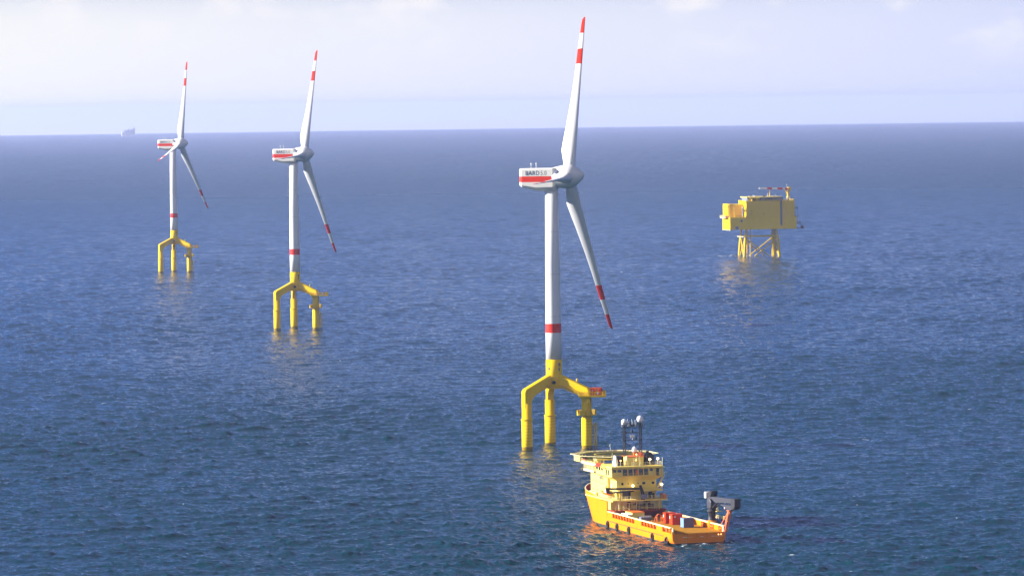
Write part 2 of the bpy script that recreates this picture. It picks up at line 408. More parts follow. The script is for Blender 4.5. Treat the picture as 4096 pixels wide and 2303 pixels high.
# ------------------------------------------------------------------ supply ship
A = math.radians(17.1)
SO = Vector((46.9, 1133.5, drop(46.9, 1133.5)))
ship = empty('supply_ship', SO, PI/2+A, 'orange and cream offshore supply ship with helideck and stern crane, below the largest turbine', 'ship')
SM = Matrix.Translation(SO) @ Matrix.Rotation(PI/2+A, 4, 'Z')
def hbt(X, z):
    """half breadth of the hull at station X and height z"""
    u = max(0., min(1., z/8.)) if z > 0 else 0.
    s0 = 57.5+7.5*u; e0 = 80.+7.*u
    h = 7.5
    if X > s0: h *= max(0., 1-((X-s0)/(e0-s0))**2.15)
    if X < 3.: h -= .3*(1-math.sqrt(max(0., 1-((3.-X)/3.)**2)))
    if z < 1.6 and X < 12: h -= 1.7*((1.6-z)/2.0)**2*(1-X/12)
    if z < 0: h *= 1-.04*z*z*.3
    return max(h, .02)
def ztop(X): return 2.9 if X < 51.9 else 7.0+.9*max(0, (X-58)/28)**1.4
b = MB()
ST = list(np.array([0, .25, .6, 1.1, 1.8, 3, 5, 8, 12, 20, 30, 40, 48, 51.9]))
LV = [-2.0, -.8, -.1, .35, 1.0, 1.9, 2.9]
def shell(stations, levels_fn, side, mi_fn):
    g = [[(X, side*hbt(X, z), z) for z in levels_fn(X)] for X in stations]
    n = len(g[0]); vs = [p for c in g for p in c]; base = len(b.v); b.v += vs
    for i in range(len(g)-1):
        for j in range(n-1):
            b.f.append([base+i*n+j, base+(i+1)*n+j, base+(i+1)*n+j+1, base+i*n+j+1]); b.mi.append(mi_fn(j)); b.sm.append(True)
    return g
for sd in (1, -1):
    shell(ST, lambda X: LV, sd, lambda j: 1 if j < 3 else 0)
    STF = [51.9, 54, 56, 58, 60, 62, 64, 66, 68, 70, 72, 74, 76, 78, 79.5, 81, 82.5, 84, 85.2, 86.2, 87.0]
    lv = lambda X: [-2.0, -.8, .0, .6, 1.9, 2.9, 4.3, 5.8, ztop(X)]
    shell(STF, lv, sd, lambda j: 1 if j < 3 else 0)
# transom
vs = [(0, sd*hbt(0, z), z) for z in LV for sd in (1, -1)]; base = len(b.v); b.v += vs
for j in range(len(LV)-1): b.f.append([base+2*j, base+2*j+1, base+2*j+3, base+2*j+2]); b.mi.append(1 if j < 3 else 0); b.sm.append(False)
# closing wall at the step, top of the forecastle
vs = [(51.9, sd*hbt(51.9, z), z) for z in (2.9, 4.3, 5.8, 7.0) for sd in (1, -1)]; base = len(b.v); b.v += vs
for j in range(3): b.f.append([base+2*j, base+2*j+1, base+2*j+3, base+2*j+2]); b.mi.append(0); b.sm.append(False)
hull = b.build('hull', [M['hull'], M['boot']], ship)
d = MB(); pts = [(X, hbt(X, 2.9)-.05) for X in ST]
for (x0, h0), (x1, h1) in zip(pts, pts[1:]): d.add([(x0, -h0, 2.88), (x1, -h1, 2.88), (x1, h1, 2.88), (x0, h0, 2.88)], [(0, 1, 2, 3)])
d.build('cargo_deck', M['deckw'], ship)
d = MB(); pts = [(X, hbt(X, ztop(X))-.05, ztop(X)-.02) for X in STF]
for (x0, h0, z0), (x1, h1, z1) in zip(pts, pts[1:]): d.add([(x0, -h0, z0), (x1, -h1, z1), (x1, h1, z1), (x0, h0, z0)], [(0, 1, 2, 3)])
d.build('forecastle_deck', M['deckred'], ship)
# bow bulwark: follows the deck edge, 1.3 m high, red inside
bo, bi = MB(), MB()
XS = [57, 59, 61, 63, 65, 67, 69, 71, 73, 75, 77, 79, 81, 83, 84.5, 85.8, 86.8]
for sd in (1, -1):
    for xa, xb in zip(XS, XS[1:]):
        za, zb = ztop(xa), ztop(xb); ta = za+min(1.25, .35+.12*(xa-57)); tb = zb+min(1.25, .35+.12*(xb-57))
        ha, hb_ = hbt(xa, za), hbt(xb, zb)
        bo.add([(xa, sd*ha, za), (xb, sd*hb_, zb), (xb, sd*(hb_+.12), tb), (xa, sd*(ha+.12), ta)], [(0, 1, 2, 3)], 0)
        bo.add([(xa, sd*(ha-.15), za), (xb, sd*max(.01, hb_-.15), zb), (xb, sd*max(.01, hb_-.03), tb), (xa, sd*(ha-.03), ta)], [(0, 1, 2, 3)], 1)
        bo.add([(xa, sd*(ha-.12), ta), (xb, sd*max(.01, hb_-.12), tb), (xb, sd*(hb_+.2), tb), (xa, sd*(ha+.2), ta)], [(0, 1, 2, 3)], 2)
bo.build('bow_bulwark', [M['hull'], M['redf'], M['creamw']], ship)
# rubbing strake: broken dark bar
r = MB(); X = 50.
while X > 7.5:
    L = random.uniform(1.2, 3.2); r.box(X-L, X, hbt(X, 1.9)-.02, hbt(X, 1.9)+.09, 1.78, 1.98); X -= L+random.uniform(.35, .9)
r.build('rubbing_strake', M['rust'], hull)
for X in (51, 43.2, 33.5, 14.5, 3.6):           # tyre fenders
    y = hbt(X, .8)
    nrm = (0, 1, 0) if X > 4 else (-.25, .97, 0)
    f = MB(); ring = []
    ax = Vector(nrm).normalized(); a_ = Vector((0, 0, 1)); b_ = ax.cross(a_)
    prof = [(1.0, 0), (1.0, .28), (.85, .42), (.6, .42), (.45, .28), (.45, 0)]
    f.lathe(prof, 24, axis=ax, org=(X, y-.02, .95), closed=False).build('tyre_fender', M['black'], hull)
f = MB().lathe([(1.0, 0), (1.0, .28), (.85, .42), (.6, .42), (.45, .28), (.45, 0)], 24, axis=(-.3, -1, 0), org=(2.4, -hbt(2.4, 1.2)+.02, 1.3), closed=False).build('tyre_fender', M['black'], hull)
mk = MB()
for i in range(9): mk.box(12.4-i*.42, 12.4-i*.42+random.uniform(.16, .3), 7.45, 7.475, 2.2+.05*(i % 2), 2.5)
for i in range(5): mk.box(11.6-i*.42, 11.6-i*.42+.24, 7.45, 7.475, 1.75, 1.95)
mk.each('side_lettering', M['offw'], hull)
mk = MB()
for y0, y1 in ((4.3, 3.2), (-.35, -1.2), (-3.4, -4.0), (-6.6+.1, -5.2)): mk.box(-.03, 0, min(y0, y1), max(y0, y1), 1.85, 1.97)
for y in list(np.arange(1.6, 3.1, .28))+list(np.arange(-5.1, -4.2, .2)): mk.box(-.03, 0, y, y+.1, 1.86, 1.95)
mk.each('stern_stripe', M['creamw'], hull)
mk = MB()
for i in range(8): mk.box(-.03, 0, 5.1-i*.3, 5.1-i*.3+random.uniform(.1, .22), 2.55, 2.68)
mk.each('stern_lettering', M['rust'], hull)
for y, z in ((-5.3, 2.3), (-6.0, 2.33)): MB().sphere((.0, y, z), .14).build('stern_lamp', M['ledor'], hull)
# cargo rails
for sd in (1, -1):
    cr = MB()
    yo, yi = 7.45, 6.75
    ee = .25
    bx = lambda x0, x1, ya, yb, z0, z1, mi: cr.box(x0, x1, min(sd*ya, sd*yb), max(sd*ya, sd*yb), z0, z1, mi)
    bx(.9, 51.8, 6.8, 7.5, 4.2, 4.42, 1)               # pale top plate
    bx(ee, 1.0, 6.7, 6.95, 2.9, 4.3, 1)
    bx(.6, 51.8, 6.72, 6.8, 2.9, 4.2, 0)               # inner wall
    if sd > 0:
        for x0, x1 in ((23.9, 29.2), (7.2, 11.7), (47.6, 51.8)): bx(x0, x1, 7.38, 7.46, 2.86, 4.2, 0)
        n = [(29.2+i*(47.6-29.2)/8, 29.2+(i+1)*(47.6-29.2)/8) for i in range(8)]+[(11.7+i*(23.9-11.7)/5, 11.7+(i+1)*(23.9-11.7)/5) for i in range(5)]
        n += [(3.7, 7.2), (1.0, 3.7)]
        for x0, x1 in n:
            bx(x0, x1, 6.8, 6.84, 2.86, 4.2, 2)        # dark red recess
            w = .32
            for k, xx in enumerate((x0, x1-w)):
                y0_, y1_ = 7.0, 7.44
                cr.hexa([(xx, y0_, 2.86), (xx+w*.6, y0_, 2.86), (xx+w*.6, y1_, 2.86), (xx, y1_, 2.86)], [(xx+.25, y0_, 4.2), (xx+.25+w*.6, y0_, 4.2), (xx+.25+w*.6, y1_, 4.2), (xx+.25, y1_, 4.2)], 0)
            cr.hexa([(x0+.95, 6.84, 2.9), (x0+1.2, 6.84, 2.9), (x0+1.2, 7.1, 2.9), (x0+.95, 7.1, 2.9)], [(x0+1.2, 6.84, 3.75), (x0+1.5, 6.84, 3.75), (x0+1.5, 7.1, 3.75), (x0+1.2, 7.1, 3.75)], 0)
            bx(x0+.5, x1-.35, 6.86, 7.1, 3.62, 3.8, 3)
            bx(x0, x1, 7.2, 7.46, 2.86, 3.0, 0)
    else:
        bx(1., 51.8, 7.38, 7.46, 2.86, 4.2, 0)
        for x0, x1 in ((14.0, 16.8), (7.6, 10.2), (1.4, 3.6)):
            bx(x0, x1, 6.69, 6.72, 2.92, 4.15, 2)
            bx(x0-.1, x0+.18, 6.55, 6.72, 2.9, 4.2, 3); bx(x1-.18, x1+.1, 6.55, 6.72, 2.9, 4.2, 3)
            bx(x0, x1, 6.55, 6.7, 3.5, 3.68, 0)
            cr.tube((x0+1, -6.5, 2.9), (x0+1, -6.5, 3.5), .16, mi=0)
    for xx, in ((.3,),):
        bx(.25, 1.0, 6.95, 7.2, 2.9, 3.4, 0)
    cr.build('cargo_rail', [M['hull'], M['creamw'], M['redf'], M['orange']], ship)
bol = MB()
for X in (1.7, 2.6): bol.tube((X, 7.1, 2.9), (X, 7.1, 3.6), .2)
bol.tube((2.1, 5.2, 2.9), (2.1, 5.2, 3.5), .2).each('mooring_bollard', M['orange'], ship)

# --- accommodation -------------------------------------------------
h1 = MB().box(49.6, 52.2, -7.2, 7.2, 4.9, 7.2)                      # aft wall block of the lower house
h1.box(50.2, 52.3, -7.0, 7.0, 2.9, 4.5, 1)
lower = h1.build('lower_house', [M['cream'], M['deckred']], ship)
MB().box(46.2, 51.8, -7.3, 7.3, 4.5, 4.9).build('gallery_beam', M['deckred'], ship)
cl = MB().box(46.4, 47.2, .1, 1.1, 2.9, 4.5).box(46.4, 46.7, -6.9, -6.6, 2.9, 4.5).box(46.4, 46.7, 6.6, 6.9, 2.9, 4.5)
cl.each('support_column', M['redf'], ship)
dd = MB()
for y, w_ in ((5.4, .9), (3.2, .8), (-1.1, .9), (-5.3, 1.0)): dd.box(49.5, 49.6, y-w_/2, y+w_/2, 4.92, 6.9)
dd.each('lower_house_door', M['creamw'], lower)
dk = MB().box(49.52, 49.6, 1.6, 2.6, 5.0, 6.9).box(49.52, 49.6, -3.9, -2.0, 5.0, 6.9).box(49.52, 49.6, .2, .9, 5.9, 6.5)
dk.each('dark_opening', M['glass'], lower)
fr = MB()
for y0, y1 in ((4.5, 2.9), (2.7, 1.4), (-2.2, -4.2), (-.1, -1.9)):
    fr.path([(47.2, y0, 4.9), (47.2, y0, 6.7), (47.2, y1, 6.7), (47.2, y1, 4.9)], .07)
    fr.tube((47.2, y0, 5.4), (47.2, y1, 5.4), .05)
for y in (5.9, 1.0, -5.4): fr.tube((46.6, y, 4.9), (46.6, y, 7.2), .1)
fr.each('pipe_frame', M['creamw'], lower)
MB().rail([(46.3, 7.0, 4.9), (46.3, -7.1, 4.9)], h=1.0, sp=1.3, r=.04).build('gallery_railing', M['cream'], lower)
bot = MB()
for y in np.arange(-4.2, .8, .42): bot.tube((47.4, y, 4.9), (47.4, y, 6.3), .14)
bot.build('gas_bottle_rack', M['greyd'], lower)
sl = MB().tube((46.3, 6.4, 2.9), (47.6, 6.9, 4.9), .08).tube((47.3, 6.4, 2.9), (48.6, 6.9, 4.9), .08)
for k in range(7): sl.tube((46.3+k*.19, 6.4+.07*k, 2.9+.29*k), (47.3+k*.19, 6.4+.07*k, 2.9+.29*k), .05)
sl.build('stair_ladder', M['orange'], ship)
# boat deck
bd = MB().box(46.6, 70, -7.75, 7.6, 7.2, 7.6).build('boat_deck', M['cream'], ship)
MB().rail([(46.7, 7.5, 7.6), (46.7, -7.6, 7.6), (52, -7.6, 7.6)], h=1.0, sp=1.4, r=.04).build('deck_railing', M['creamw'], bd)
rr = MB().rail([(46.7, 7.5, 7.6), (58, 7.5, 7.6)], h=1.0, sp=1.4, r=.04).build('deck_railing', M['creamw'], bd)
st = MB()
for y in (6.9, 6.2, 4.9, 3.9, 2.4, 1.2, -3.5, -4.6): st.tube((47.1, y, 7.6), (47.1, y, 8.4+random.random()*.4), .09)
st.each('vent_post', M['creamw'], bd)
MB().tube((47.0, 5.4, 7.6), (47.0, 5.4, 10.3), .2).build('yellow_post', M['markyel'], bd)
hb2 = MB().box(50.2, 58, -5.8, 5.4, 7.6, 9.7).build('middle_house', M['cream'], ship)
q = MB().box(50.12, 50.2, 3.9, 4.8, 7.7, 9.5).box(50.12, 50.2, -2.6, -1.8, 7.7, 9.5).each('middle_house_door', M['creamw'], hb2)
q = MB().box(50.12, 50.2, 1.4, 2.3, 7.7, 9.5).box(50.12, 50.2, -4.6, -3.6, 8.3, 9.3).each('dark_opening', M['glass'], hb2)
MB().box(49.4, 50.1, 2.3, 3.7, 8.2, 9.6).build('air_duct', M['grey'], hb2)
MB().box(49.3, 50.1, -5.0, -3.9, 7.7, 8.9).build('deck_locker', M['grey'], hb2)
MB().box(46.9, 50.5, -7.7, -6.9, 7.65, 8.75).build('orange_locker', M['orange'], bd)
MB().box(47.2, 60, -6.7, 5.9, 9.72, 10.08).build('crew_deck', M['cream'], ship)
rr = MB().rail([(47.3, 5.8, 10.08), (47.3, -6.6, 10.08), (52, -6.6, 10.08)], h=1.0, sp=1.4, r=.035)
rr.build('crew_deck_railing', M['cream'], ship)
st = MB()
for y in (5.2, 4.6, 4.1, 3.4, 2.7): st.tube((47.5, y, 10.08), (47.5, y, 10.75), .12)
st.each('stanchion', M['creamw'], ship)
up = MB().box(48.6, 60, -5.3, 5.8, 10.08, 12.6)
upper = up.build('upper_house', M['cream'], ship)
for y, z, r_ in ((4.2, 11.75, .3), (2.6, 11.8, .16), (-.2, 11.85, .16), (-1.8, 11.8, .4), (-4.4, 11.8, .34)):
    if r_ > .2: MB().box(48.55, 48.6, y-r_, y+r_, z-.3, z+.3).build('window', M['glass'], upper, bevel=.02)
    else: MB().lathe([(r_, 0), (r_, .05)], 14, axis=(-1, 0, 0), org=(48.6, y, z)).build('porthole', M['glass'], upper)
# big white side house with the accommodation windows
fh = MB().box(54.2, 68.4, -6.5, 6.5, 7.6, 13.9)
fhouse = fh.build('accommodation_block', M['cream'], ship)
w = 0
for x, z in ((66.5, 11.6), (63.6, 11.5), (60.6, 11.4), (57.4, 11.3), (66.2, 9.3), (62.8, 9.2), (59.6, 9.1)):
    MB().box(x-.22, x+.22, 6.5, 6.54, z-.28, z+.28).build('window', M['glass'], fhouse)
MB().box(57.5, 60.9, 6.5, 6.58, 12.3, 13.5).build('balcony_opening', M['glass'], fhouse)
MB().rail([(57.4, 6.65, 12.3), (61, 6.65, 12.3)], h=1.0, sp=.9, r=.05).build('balcony_railing', M['creamw'], fhouse)
lb = MB()
for x in (67.8, 66.2, 64.6, 63): lb.box(x-.5, x+.5, 6.5, 7.2, 7.6, 8.4+.3*random.random())
lb.build('deck_box', M['creamw'], ship)
# recess between upper house and accommodation block
MB().box(50.5, 54.2, -6., 5.0, 10.08, 13.6).build('link_block', M['cream'], ship)
MB().box(52.4, 53.4, 5.0, 5.9, 10.08, 11.5).box(53.4, 54.2, 5.1, 5.6, 10.08, 11.1).build('deck_unit', M['creamw'], ship)
# bridge
br = MB()
br.hexa([(48.6, 5.8, 12.6), (48.6, -5.3, 12.6), (60, -5.3, 12.6), (60, 5.8, 12.6)], [(47.5, 7.5, 13.75), (47.5, -7.1, 13.75), (61, -7.1, 13.75), (61, 7.5, 13.75)])
br.hexa([(47.5, 7.5, 13.75), (47.5, -7.1, 13.75), (61, -7.1, 13.75), (61, 7.5, 13.75)], [(47.9, 7.4, 15.95), (47.9, -7.0, 15.95), (61, -7.0, 15.95), (61, 7.4, 15.95)])
br.hexa([(47.3, 7.75, 15.95), (47.3, -7.35, 15.95), (61.5, -7.35, 15.95), (61.5, 7.75, 15.95)], [(47.7, 7.4, 16.4), (47.7, -6.8, 16.4), (61, -6.8, 16.4), (61, 7.4, 16.4)])
bridge = br.build('bridge', M['cream'], ship)
wins = [(7.0, 6.15, 14.95, 15.6), (5.75, 4.7, 14.95, 15.6), (4.35, 3.1, 14.05, 15.65), (2.75, 1.6, 14.05, 15.65), (1.3, .15, 14.05, 15.65), (-.15, -1.3, 14.05, 15.65), (-1.65, -2.75, 14.05, 15.65), (-3.2, -4.1, 15.0, 15.65)]
lean = lambda z: 47.5+.4*(z-13.75)/2.2
for y0, y1, z0, z1 in wins:
    wm = MB(); e_ = .05
    wm.add([(lean(z0)-e_, y0, z0), (lean(z0)-e_, y1, z0), (lean(z1)-e_, y1, z1), (lean(z1)-e_, y0, z1), (lean(z0)+.02, y0, z0), (lean(z0)+.02, y1, z0), (lean(z1)+.02, y1, z1), (lean(z1)+.02, y0, z1)],
           [(0, 1, 2, 3), (7, 6, 5, 4), (0, 4, 5, 1), (1, 5, 6, 2), (2, 6, 7, 3), (3, 7, 4, 0)])
    wm.build('window', M['glass'], bridge)
MB().box(47.52, 47.75, .2, .75, 14.1, 15.4).build('orange_blind', M['orange'], bridge)
dm = MB().box(47.42, 47.7, -6.0, -5.0, 13.8, 15.7)
dm.build('bridge_door', M['glass'], bridge)
MB().box(47.36, 47.42, -6.1, -5.75, 13.9, 15.6).build('door_leaf', M['creamw'], bridge)
aw = MB()
for y0, y1 in ((6.9, 5.9), (5.7, 4.6), (4.3, 3.2), (2.8, 1.7), (1.4, .3), (-.1, -1.2), (-1.6, -2.6), (-2.9, -3.8)): aw.box(47.36, 47.5, y1, y0, 15.98, 16.08)
aw.build('sunshade_slots', M['rust'], bridge)
MB().rail([(47.2, 7.4, 13.75), (47.2, -7.2, 13.75)], h=.9, sp=1.7, r=.03).build('wing_railing', M['cream'], bridge)
for x0, x1, z0, z1 in ((60.6, 59.3, 14.9, 15.75), (58.6, 57.2, 14.9, 15.75), (56.4, 55.2, 14.9, 15.7), (52.6, 51.7, 14.0, 15.5), (50.9, 50.0, 14.0, 15.5)):
    wm = MB().box(x1, x0, 7.40, 7.53, z0, z1); wm.build('window', M['glass'], bridge)
lv_ = MB().hexa([(55.8, 7.5, 15.9), (60.4, 7.5, 15.9), (60.4, 7.95, 15.9), (55.8, 7.95, 15.9)], [(55.8, 7.3, 16.7), (60.4, 7.3, 16.7), (60.4, 7.5, 16.7), (55.8, 7.5, 16.7)], 0)
lv_.hexa([(52.3, 7.5, 15.6), (55.8, 7.5, 15.9), (55.8, 7.95, 15.9), (52.3, 7.95, 15.6)], [(52.3, 7.3, 16.45), (55.8, 7.3, 16.7), (55.8, 7.5, 16.7), (52.3, 7.5, 16.45)], 1)
lv_.build('livery_band', [M['red'], M['markyel']], bridge)
st = MB().tube((47.9, -5.4, 10.1), (47.1, -7.0, 13.7), .09).tube((48.7, -5.4, 10.1), (47.9, -7.0, 13.7), .09)
for k in range(12): st.tube((47.9-.067*k, -5.4-.133*k, 10.1+.3*k), (48.7-.067*k, -5.4-.133*k, 10.1+.3*k), .04)
st.build('bridge_ladder', M['cream'], ship)
# monkey island: funnels, mid house, mast
MB().rail([(47.9, 7.3, 16.4), (47.9, -6.7, 16.4), (53, -6.7, 16.4)], h=.95, sp=1.5, r=.03).build('roof_railing', M['creamw'], ship)
for y0, y1 in ((4.95, 2.9), (-3.5, -5.7)):
    fu = MB().hexa([(50.8, y1, 16.4), (54, y1, 16.4), (54, y0, 16.4), (50.8, y0, 16.4)], [(51.1, y1, 18.9), (54, y1, 18.9), (54, y0, 18.9), (51.1, y0, 18.9)])
    fun = fu.build('funnel', M['greyd'], ship, bevel=.1)
    if y0 > 0:
        MB().hexa([(50.2, y0, 16.4), (53.3, y0, 16.4), (53.3, y0+.4, 16.4), (50.2, y0+.4, 16.4)], [(50.8, y0, 18.7), (52.2, y0, 19.2), (52.2, y0+.4, 19.2), (50.8, y0+.4, 18.7)]).build('white_side_plate', M['offw'], fun)
    else:
        MB().hexa([(51.3, y1+.2, 18.9), (53.8, y1+.2, 18.9), (53.8, y0-.2, 18.9), (51.3, y0-.2, 18.9)], [(51.8, y1+.6, 19.5), (53.6, y1+.6, 19.5), (53.6, y0-.6, 19.5), (51.8, y0-.6, 19.5)]).tube((52.6, -4.3, 19.4), (52.6, -4.3, 20.0), .4).build('exhaust_hood', M['dark'], fun)
mid = MB().box(51.6, 56, -2.9, 1.7, 16.4, 18.5).build('mast_house', M['cream'], ship, bevel=.08)
MB().box(51.5, 56.1, -3.0, 1.8, 18.5, 18.68).build('orange_roof_edge', M['orange'], mid)
MB().rail([(51.6, -.9, 18.68), (51.6, -2.9, 18.68), (56, -2.9, 18.68)], h=.8, sp=.9, r=.04).build('orange_railing', M['orange'], mid)
MB().lathe([(.32, 16.4), (.36, 17), (.36, 18.4), (.3, 18.9), (.1, 19.05)], 16, org=(50.2, 2.35, 0)).build('white_vent_cylinder', M['creamw'], ship)
sd_ = MB().lathe([(.62, 19.75), (.68, 20.3), (.62, 20.7), (.4, 21.05), (.12, 21.25), (0, 21.3)], 18, org=(53.2, -.85, 0)); 
smalld = sd_.build('small_radome', M['radome'], ship)
MB().tube((53.2, -.85, 18.6), (53.2, -.85, 19.8), .26, .36).build('radome_pedestal', M['orange'], smalld)
mast_e = empty('mast', (55, 0, 18.5)); mast_e.parent = ship
def leg_lattice(y):
    l = MB()
    for dx, dy in ((-.35, -.3), (-.35, .3), (.35, -.3), (.35, .3)): l.tube((dx, y+dy, -2), (dx*.8, y+dy*.8, 8.0), .085)
    for k in range(8):
        z = -.4+k; l.path([(-.33, y-.28, z), (-.33, y+.28, z+.5), (-.33, y-.28, z+1)], .04); l.tube((-.33, y-.28, z), (-.33, y+.28, z), .035)
    return l
for y in (1.3, -3.2): leg_lattice(y).build('mast_leg', M['dark'], mast_e)
cr = MB().box(-.9, .9, -4.25, 2.05, 7.85, 8.0).box(-.25, .25, -3.2, 1.3, 6.2, 6.4).box(-.6, .6, -4.0, 2.0, 4.3, 4.42)
cr.tube((-.3, 1.2, 3.8), (-.3, -3.0, 1.2), .06).tube((-.3, -3.1, 3.8), (-.3, 1.1, 1.2), .06)
cr.build('mast_crossbar', M['dark'], mast_e)
MB().rail([(-.8, 1.9, 8.0), (-.8, -4.1, 8.0), (.8, -4.1, 8.0), (.8, 1.9, 8.0)], h=1.0, sp=.8, r=.035).rail([(-.6, 2, 4.42), (-.6, -4, 4.42)], h=.8, sp=1.2, r=.03).build('mast_railing', M['dark'], mast_e)
for y, z, r_ in ((1.35, 9.25, .78), (-3.15, 9.95, .88)):
    rd_ = MB().lathe([(r_*.62, -r_*1.05), (r_*.95, -r_*.5), (r_, 0), (r_*.87, r_*.5), (r_*.5, r_*.87), (0, r_)], 22, org=(0, y, z)).build('radome', M['radome'], mast_e)
    MB().tube((0, y, 7.9), (0, y, z-r_), .3).build('radome_pedestal', M['dark'], mast_e)
an = MB()
for y, h_ in ((.3, 2.0), (-.1, 1.2), (-.9, 1.9), (-1.2, 1.3), (-1.8, 1.7), (-2.1, 1.1), (2.0, 1.6), (-4.2, 1.9)): an.tube((.3, y, 8.0), (.3, y, 8.0+h_), .045, n=6)
an.each('whip_antenna', M['offw'], mast_e)
MB().tube((-.2, -.9, 4.4), (-.2, -.9, 5.0), .12).hexa([(-.5, -1.3, 5.0), (.1, -1.3, 5.0), (.1, -.5, 5.0), (-.5, -.5, 5.0)], [(-.5, -1.6, 5.6), (.1, -1.6, 5.6), (.1, -.2, 5.6), (-.5, -.2, 5.6)]).build('radar_scanner', M['offw'], mast_e)
MB().tube((-.2, -.9, 6.4), (-.2, -.9, 7.1), .22).tube((-.2, -1.9, 4.4), (-.2, -1.9, 5.1), .2).box(-.5, .1, -1.3, -.5, 8.0, 8.5).each('sensor_box', M['greyd'], mast_e)
wa = MB()
for x, y, h_ in ((48, 5.7, 1.9), (48.2, -.5, 2.7), (48.2, 1., 2.2), (48, -.9, 1.3), (48.1, .3, 1.1), (48, -6.9, 2.1), (49, 6.8, 3.6), (48, 1.6, 1.2)): wa.tube((x, y, 16.4), (x, y, 16.4+h_), .07, n=6)
wa.each('roof_post', M['creamw'], ship)
for x, y, z, big in ((48.1, 4.8, 17.9, 0), (48.1, .5, 17.9, 0), (48.1, -3.4, 18.0, 1), (48.1, -5.6, 18.1, 1), (47.4, 1.7, 11.2, 1), (47.4, -6.4, 11.3, 1), (48.6, .2, 19.4, 0)):
    fl = MB().tube((x, y, z-1.5), (x, y, z), .05).build('floodlight_post', M['creamw'], ship)
    MB().sphere((x-.1, y, z+.1), .3 if big else .2).build('lit_lamp', M['lamp'] if big else M['ledor'], fl)
# helideck
hx, hy, hz, hr = 68.5, -.3, 18.15, 10.
ang = [math.radians(22.5+45*i) for i in range(8)]
oc = lambda r_, z, o=(hx, hy): [(o[0]+r_*math.cos(a), o[1]+r_*math.sin(a), z) for a in ang]
hd = MB().loft([oc(hr/.96, hz-.45), oc(hr/.96, hz)]).build('helideck', M['helideck'], ship)
nm = MB()
for k in range(8):
    a, b_ = oc(hr/.955, hz-.1)[k], oc(hr/.955, hz-.1)[(k+1) % 8]; c, d_ = oc((hr+1.4)/.955, hz+.12)[k], oc((hr+1.4)/.955, hz+.12)[(k+1) % 8]
    a, b_, c, d_ = map(Vector, (a, b_, c, d_))
    nm.tube(c, d_, .09)
    for i in range(7): t_ = i/6; nm.tube(a.lerp(b_, t_), c.lerp(d_, t_), .045, n=6)
    for i in (1/3, 2/3): nm.tube(a.lerp(c, i), b_.lerp(d_, i), .03, n=5)
nm.build('safety_net', M['creamw'], hd)
mk = MB(); N = 48
def ringm(r0, r1, z):
    vs = [(hx+r_*math.cos(2*PI*i/N), hy+r_*math.sin(2*PI*i/N), z) for r_ in (r0, r1) for i in range(N)]
    mk.add(vs, [(i, (i+1) % N, N+(i+1) % N, N+i) for i in range(N)])
ringm(5.2, 5.6, hz+.004)
vs = oc(hr/.985, hz+.004)+oc(hr/1.01, hz+.004); mk.add(vs, [(i, (i+1) % 8, 8+(i+1) % 8, 8+i) for i in range(8)])
mk.build('deck_marking', M['markyel'], hd)
for k in range(0, 24):
    a = 2*PI*k/24
    pass
pl = MB()
for i in range(8):
    for j in range(3):
        p = Vector(oc(hr/.97, hz)[i]).lerp(Vector(oc(hr/.97, hz)[(i+1) % 8]), j/3); pl.tube(p, p+Vector((0, 0, .3)), .08, n=6)
pl.each('perimeter_light', M['creamw'], hd)
MB().tube((78.5, -2.5, hz), (78.5, -2.5, hz+1.9), .06).hexa([(78.5, -2.6, hz+1.3), (78.6, -2.6, hz+1.3), (78.6, -2.2, hz+1.2), (78.5, -2.2, hz+1.2)], [(78.5, -2.6, hz+1.9), (78.6, -2.6, hz+1.9), (78.6, -2.3, hz+1.8), (78.5, -2.3, hz+1.8)]).build('windsock', M['radome'], hd)
su = MB()
for x in (60, 66): su.tube((x, 5.6, 13.9), (x, 5.6, hz-.4), .2).tube((x, -5.6, 13.9), (x, -5.6, hz-.4), .2)
for y in (4.5, -4.5): su.tube((68.3, y, 12.5), (77.5, y, hz-.5), .2).tube((66, y, hz-.6), (78, y, hz-.6), .22)
su.box(60, 78, -7.5, 7.5, hz-.9, hz-.47)
su.build('helideck_support', M['cream'], ship)
bxm = MB().box(74.5, 79.6, 3.4, 7.6, 15.9, hz-.95); bxm.build('helideck_foam_station', M['cream'], ship)
for zf, x0, x1, zt in ((16.0, 60.8, 73.5, 1.5), (14.1, 62.4, 71.2, 1.35)):
    ga = MB().box(x0, x1, 5.5, 7.6, zf, zf+.18).box(x0, x1, 7.5, 7.62, zf-.25, zf+.3).build('side_gallery', M['creamw'], ship)
    MB().rail([(x0, 7.55, zf+.18), (x1, 7.55, zf+.18), (x1, 5.6, zf+.18)], h=zt, sp=1.1, r=.055, mids=3).build('gallery_railing', M['creamw'], ga)
    bxx = MB()
    for x in np.arange(x0+.8, x1-1, 2.6): bxx.box(x, x+1.1, 5.8, 6.8, zf+.2, zf+1.1)
    bxx.each('gear_locker', M['cream'], ga)
MB().box(70.2, 72.4, 7.0, 7.5, 16.3, 17.4).build('red_fire_box', M['red'], ship)
MB().box(48.9, 54, 5.9, 7.4, 13.5, 13.74).build('bridge_wing_floor', M['cream'], ship)
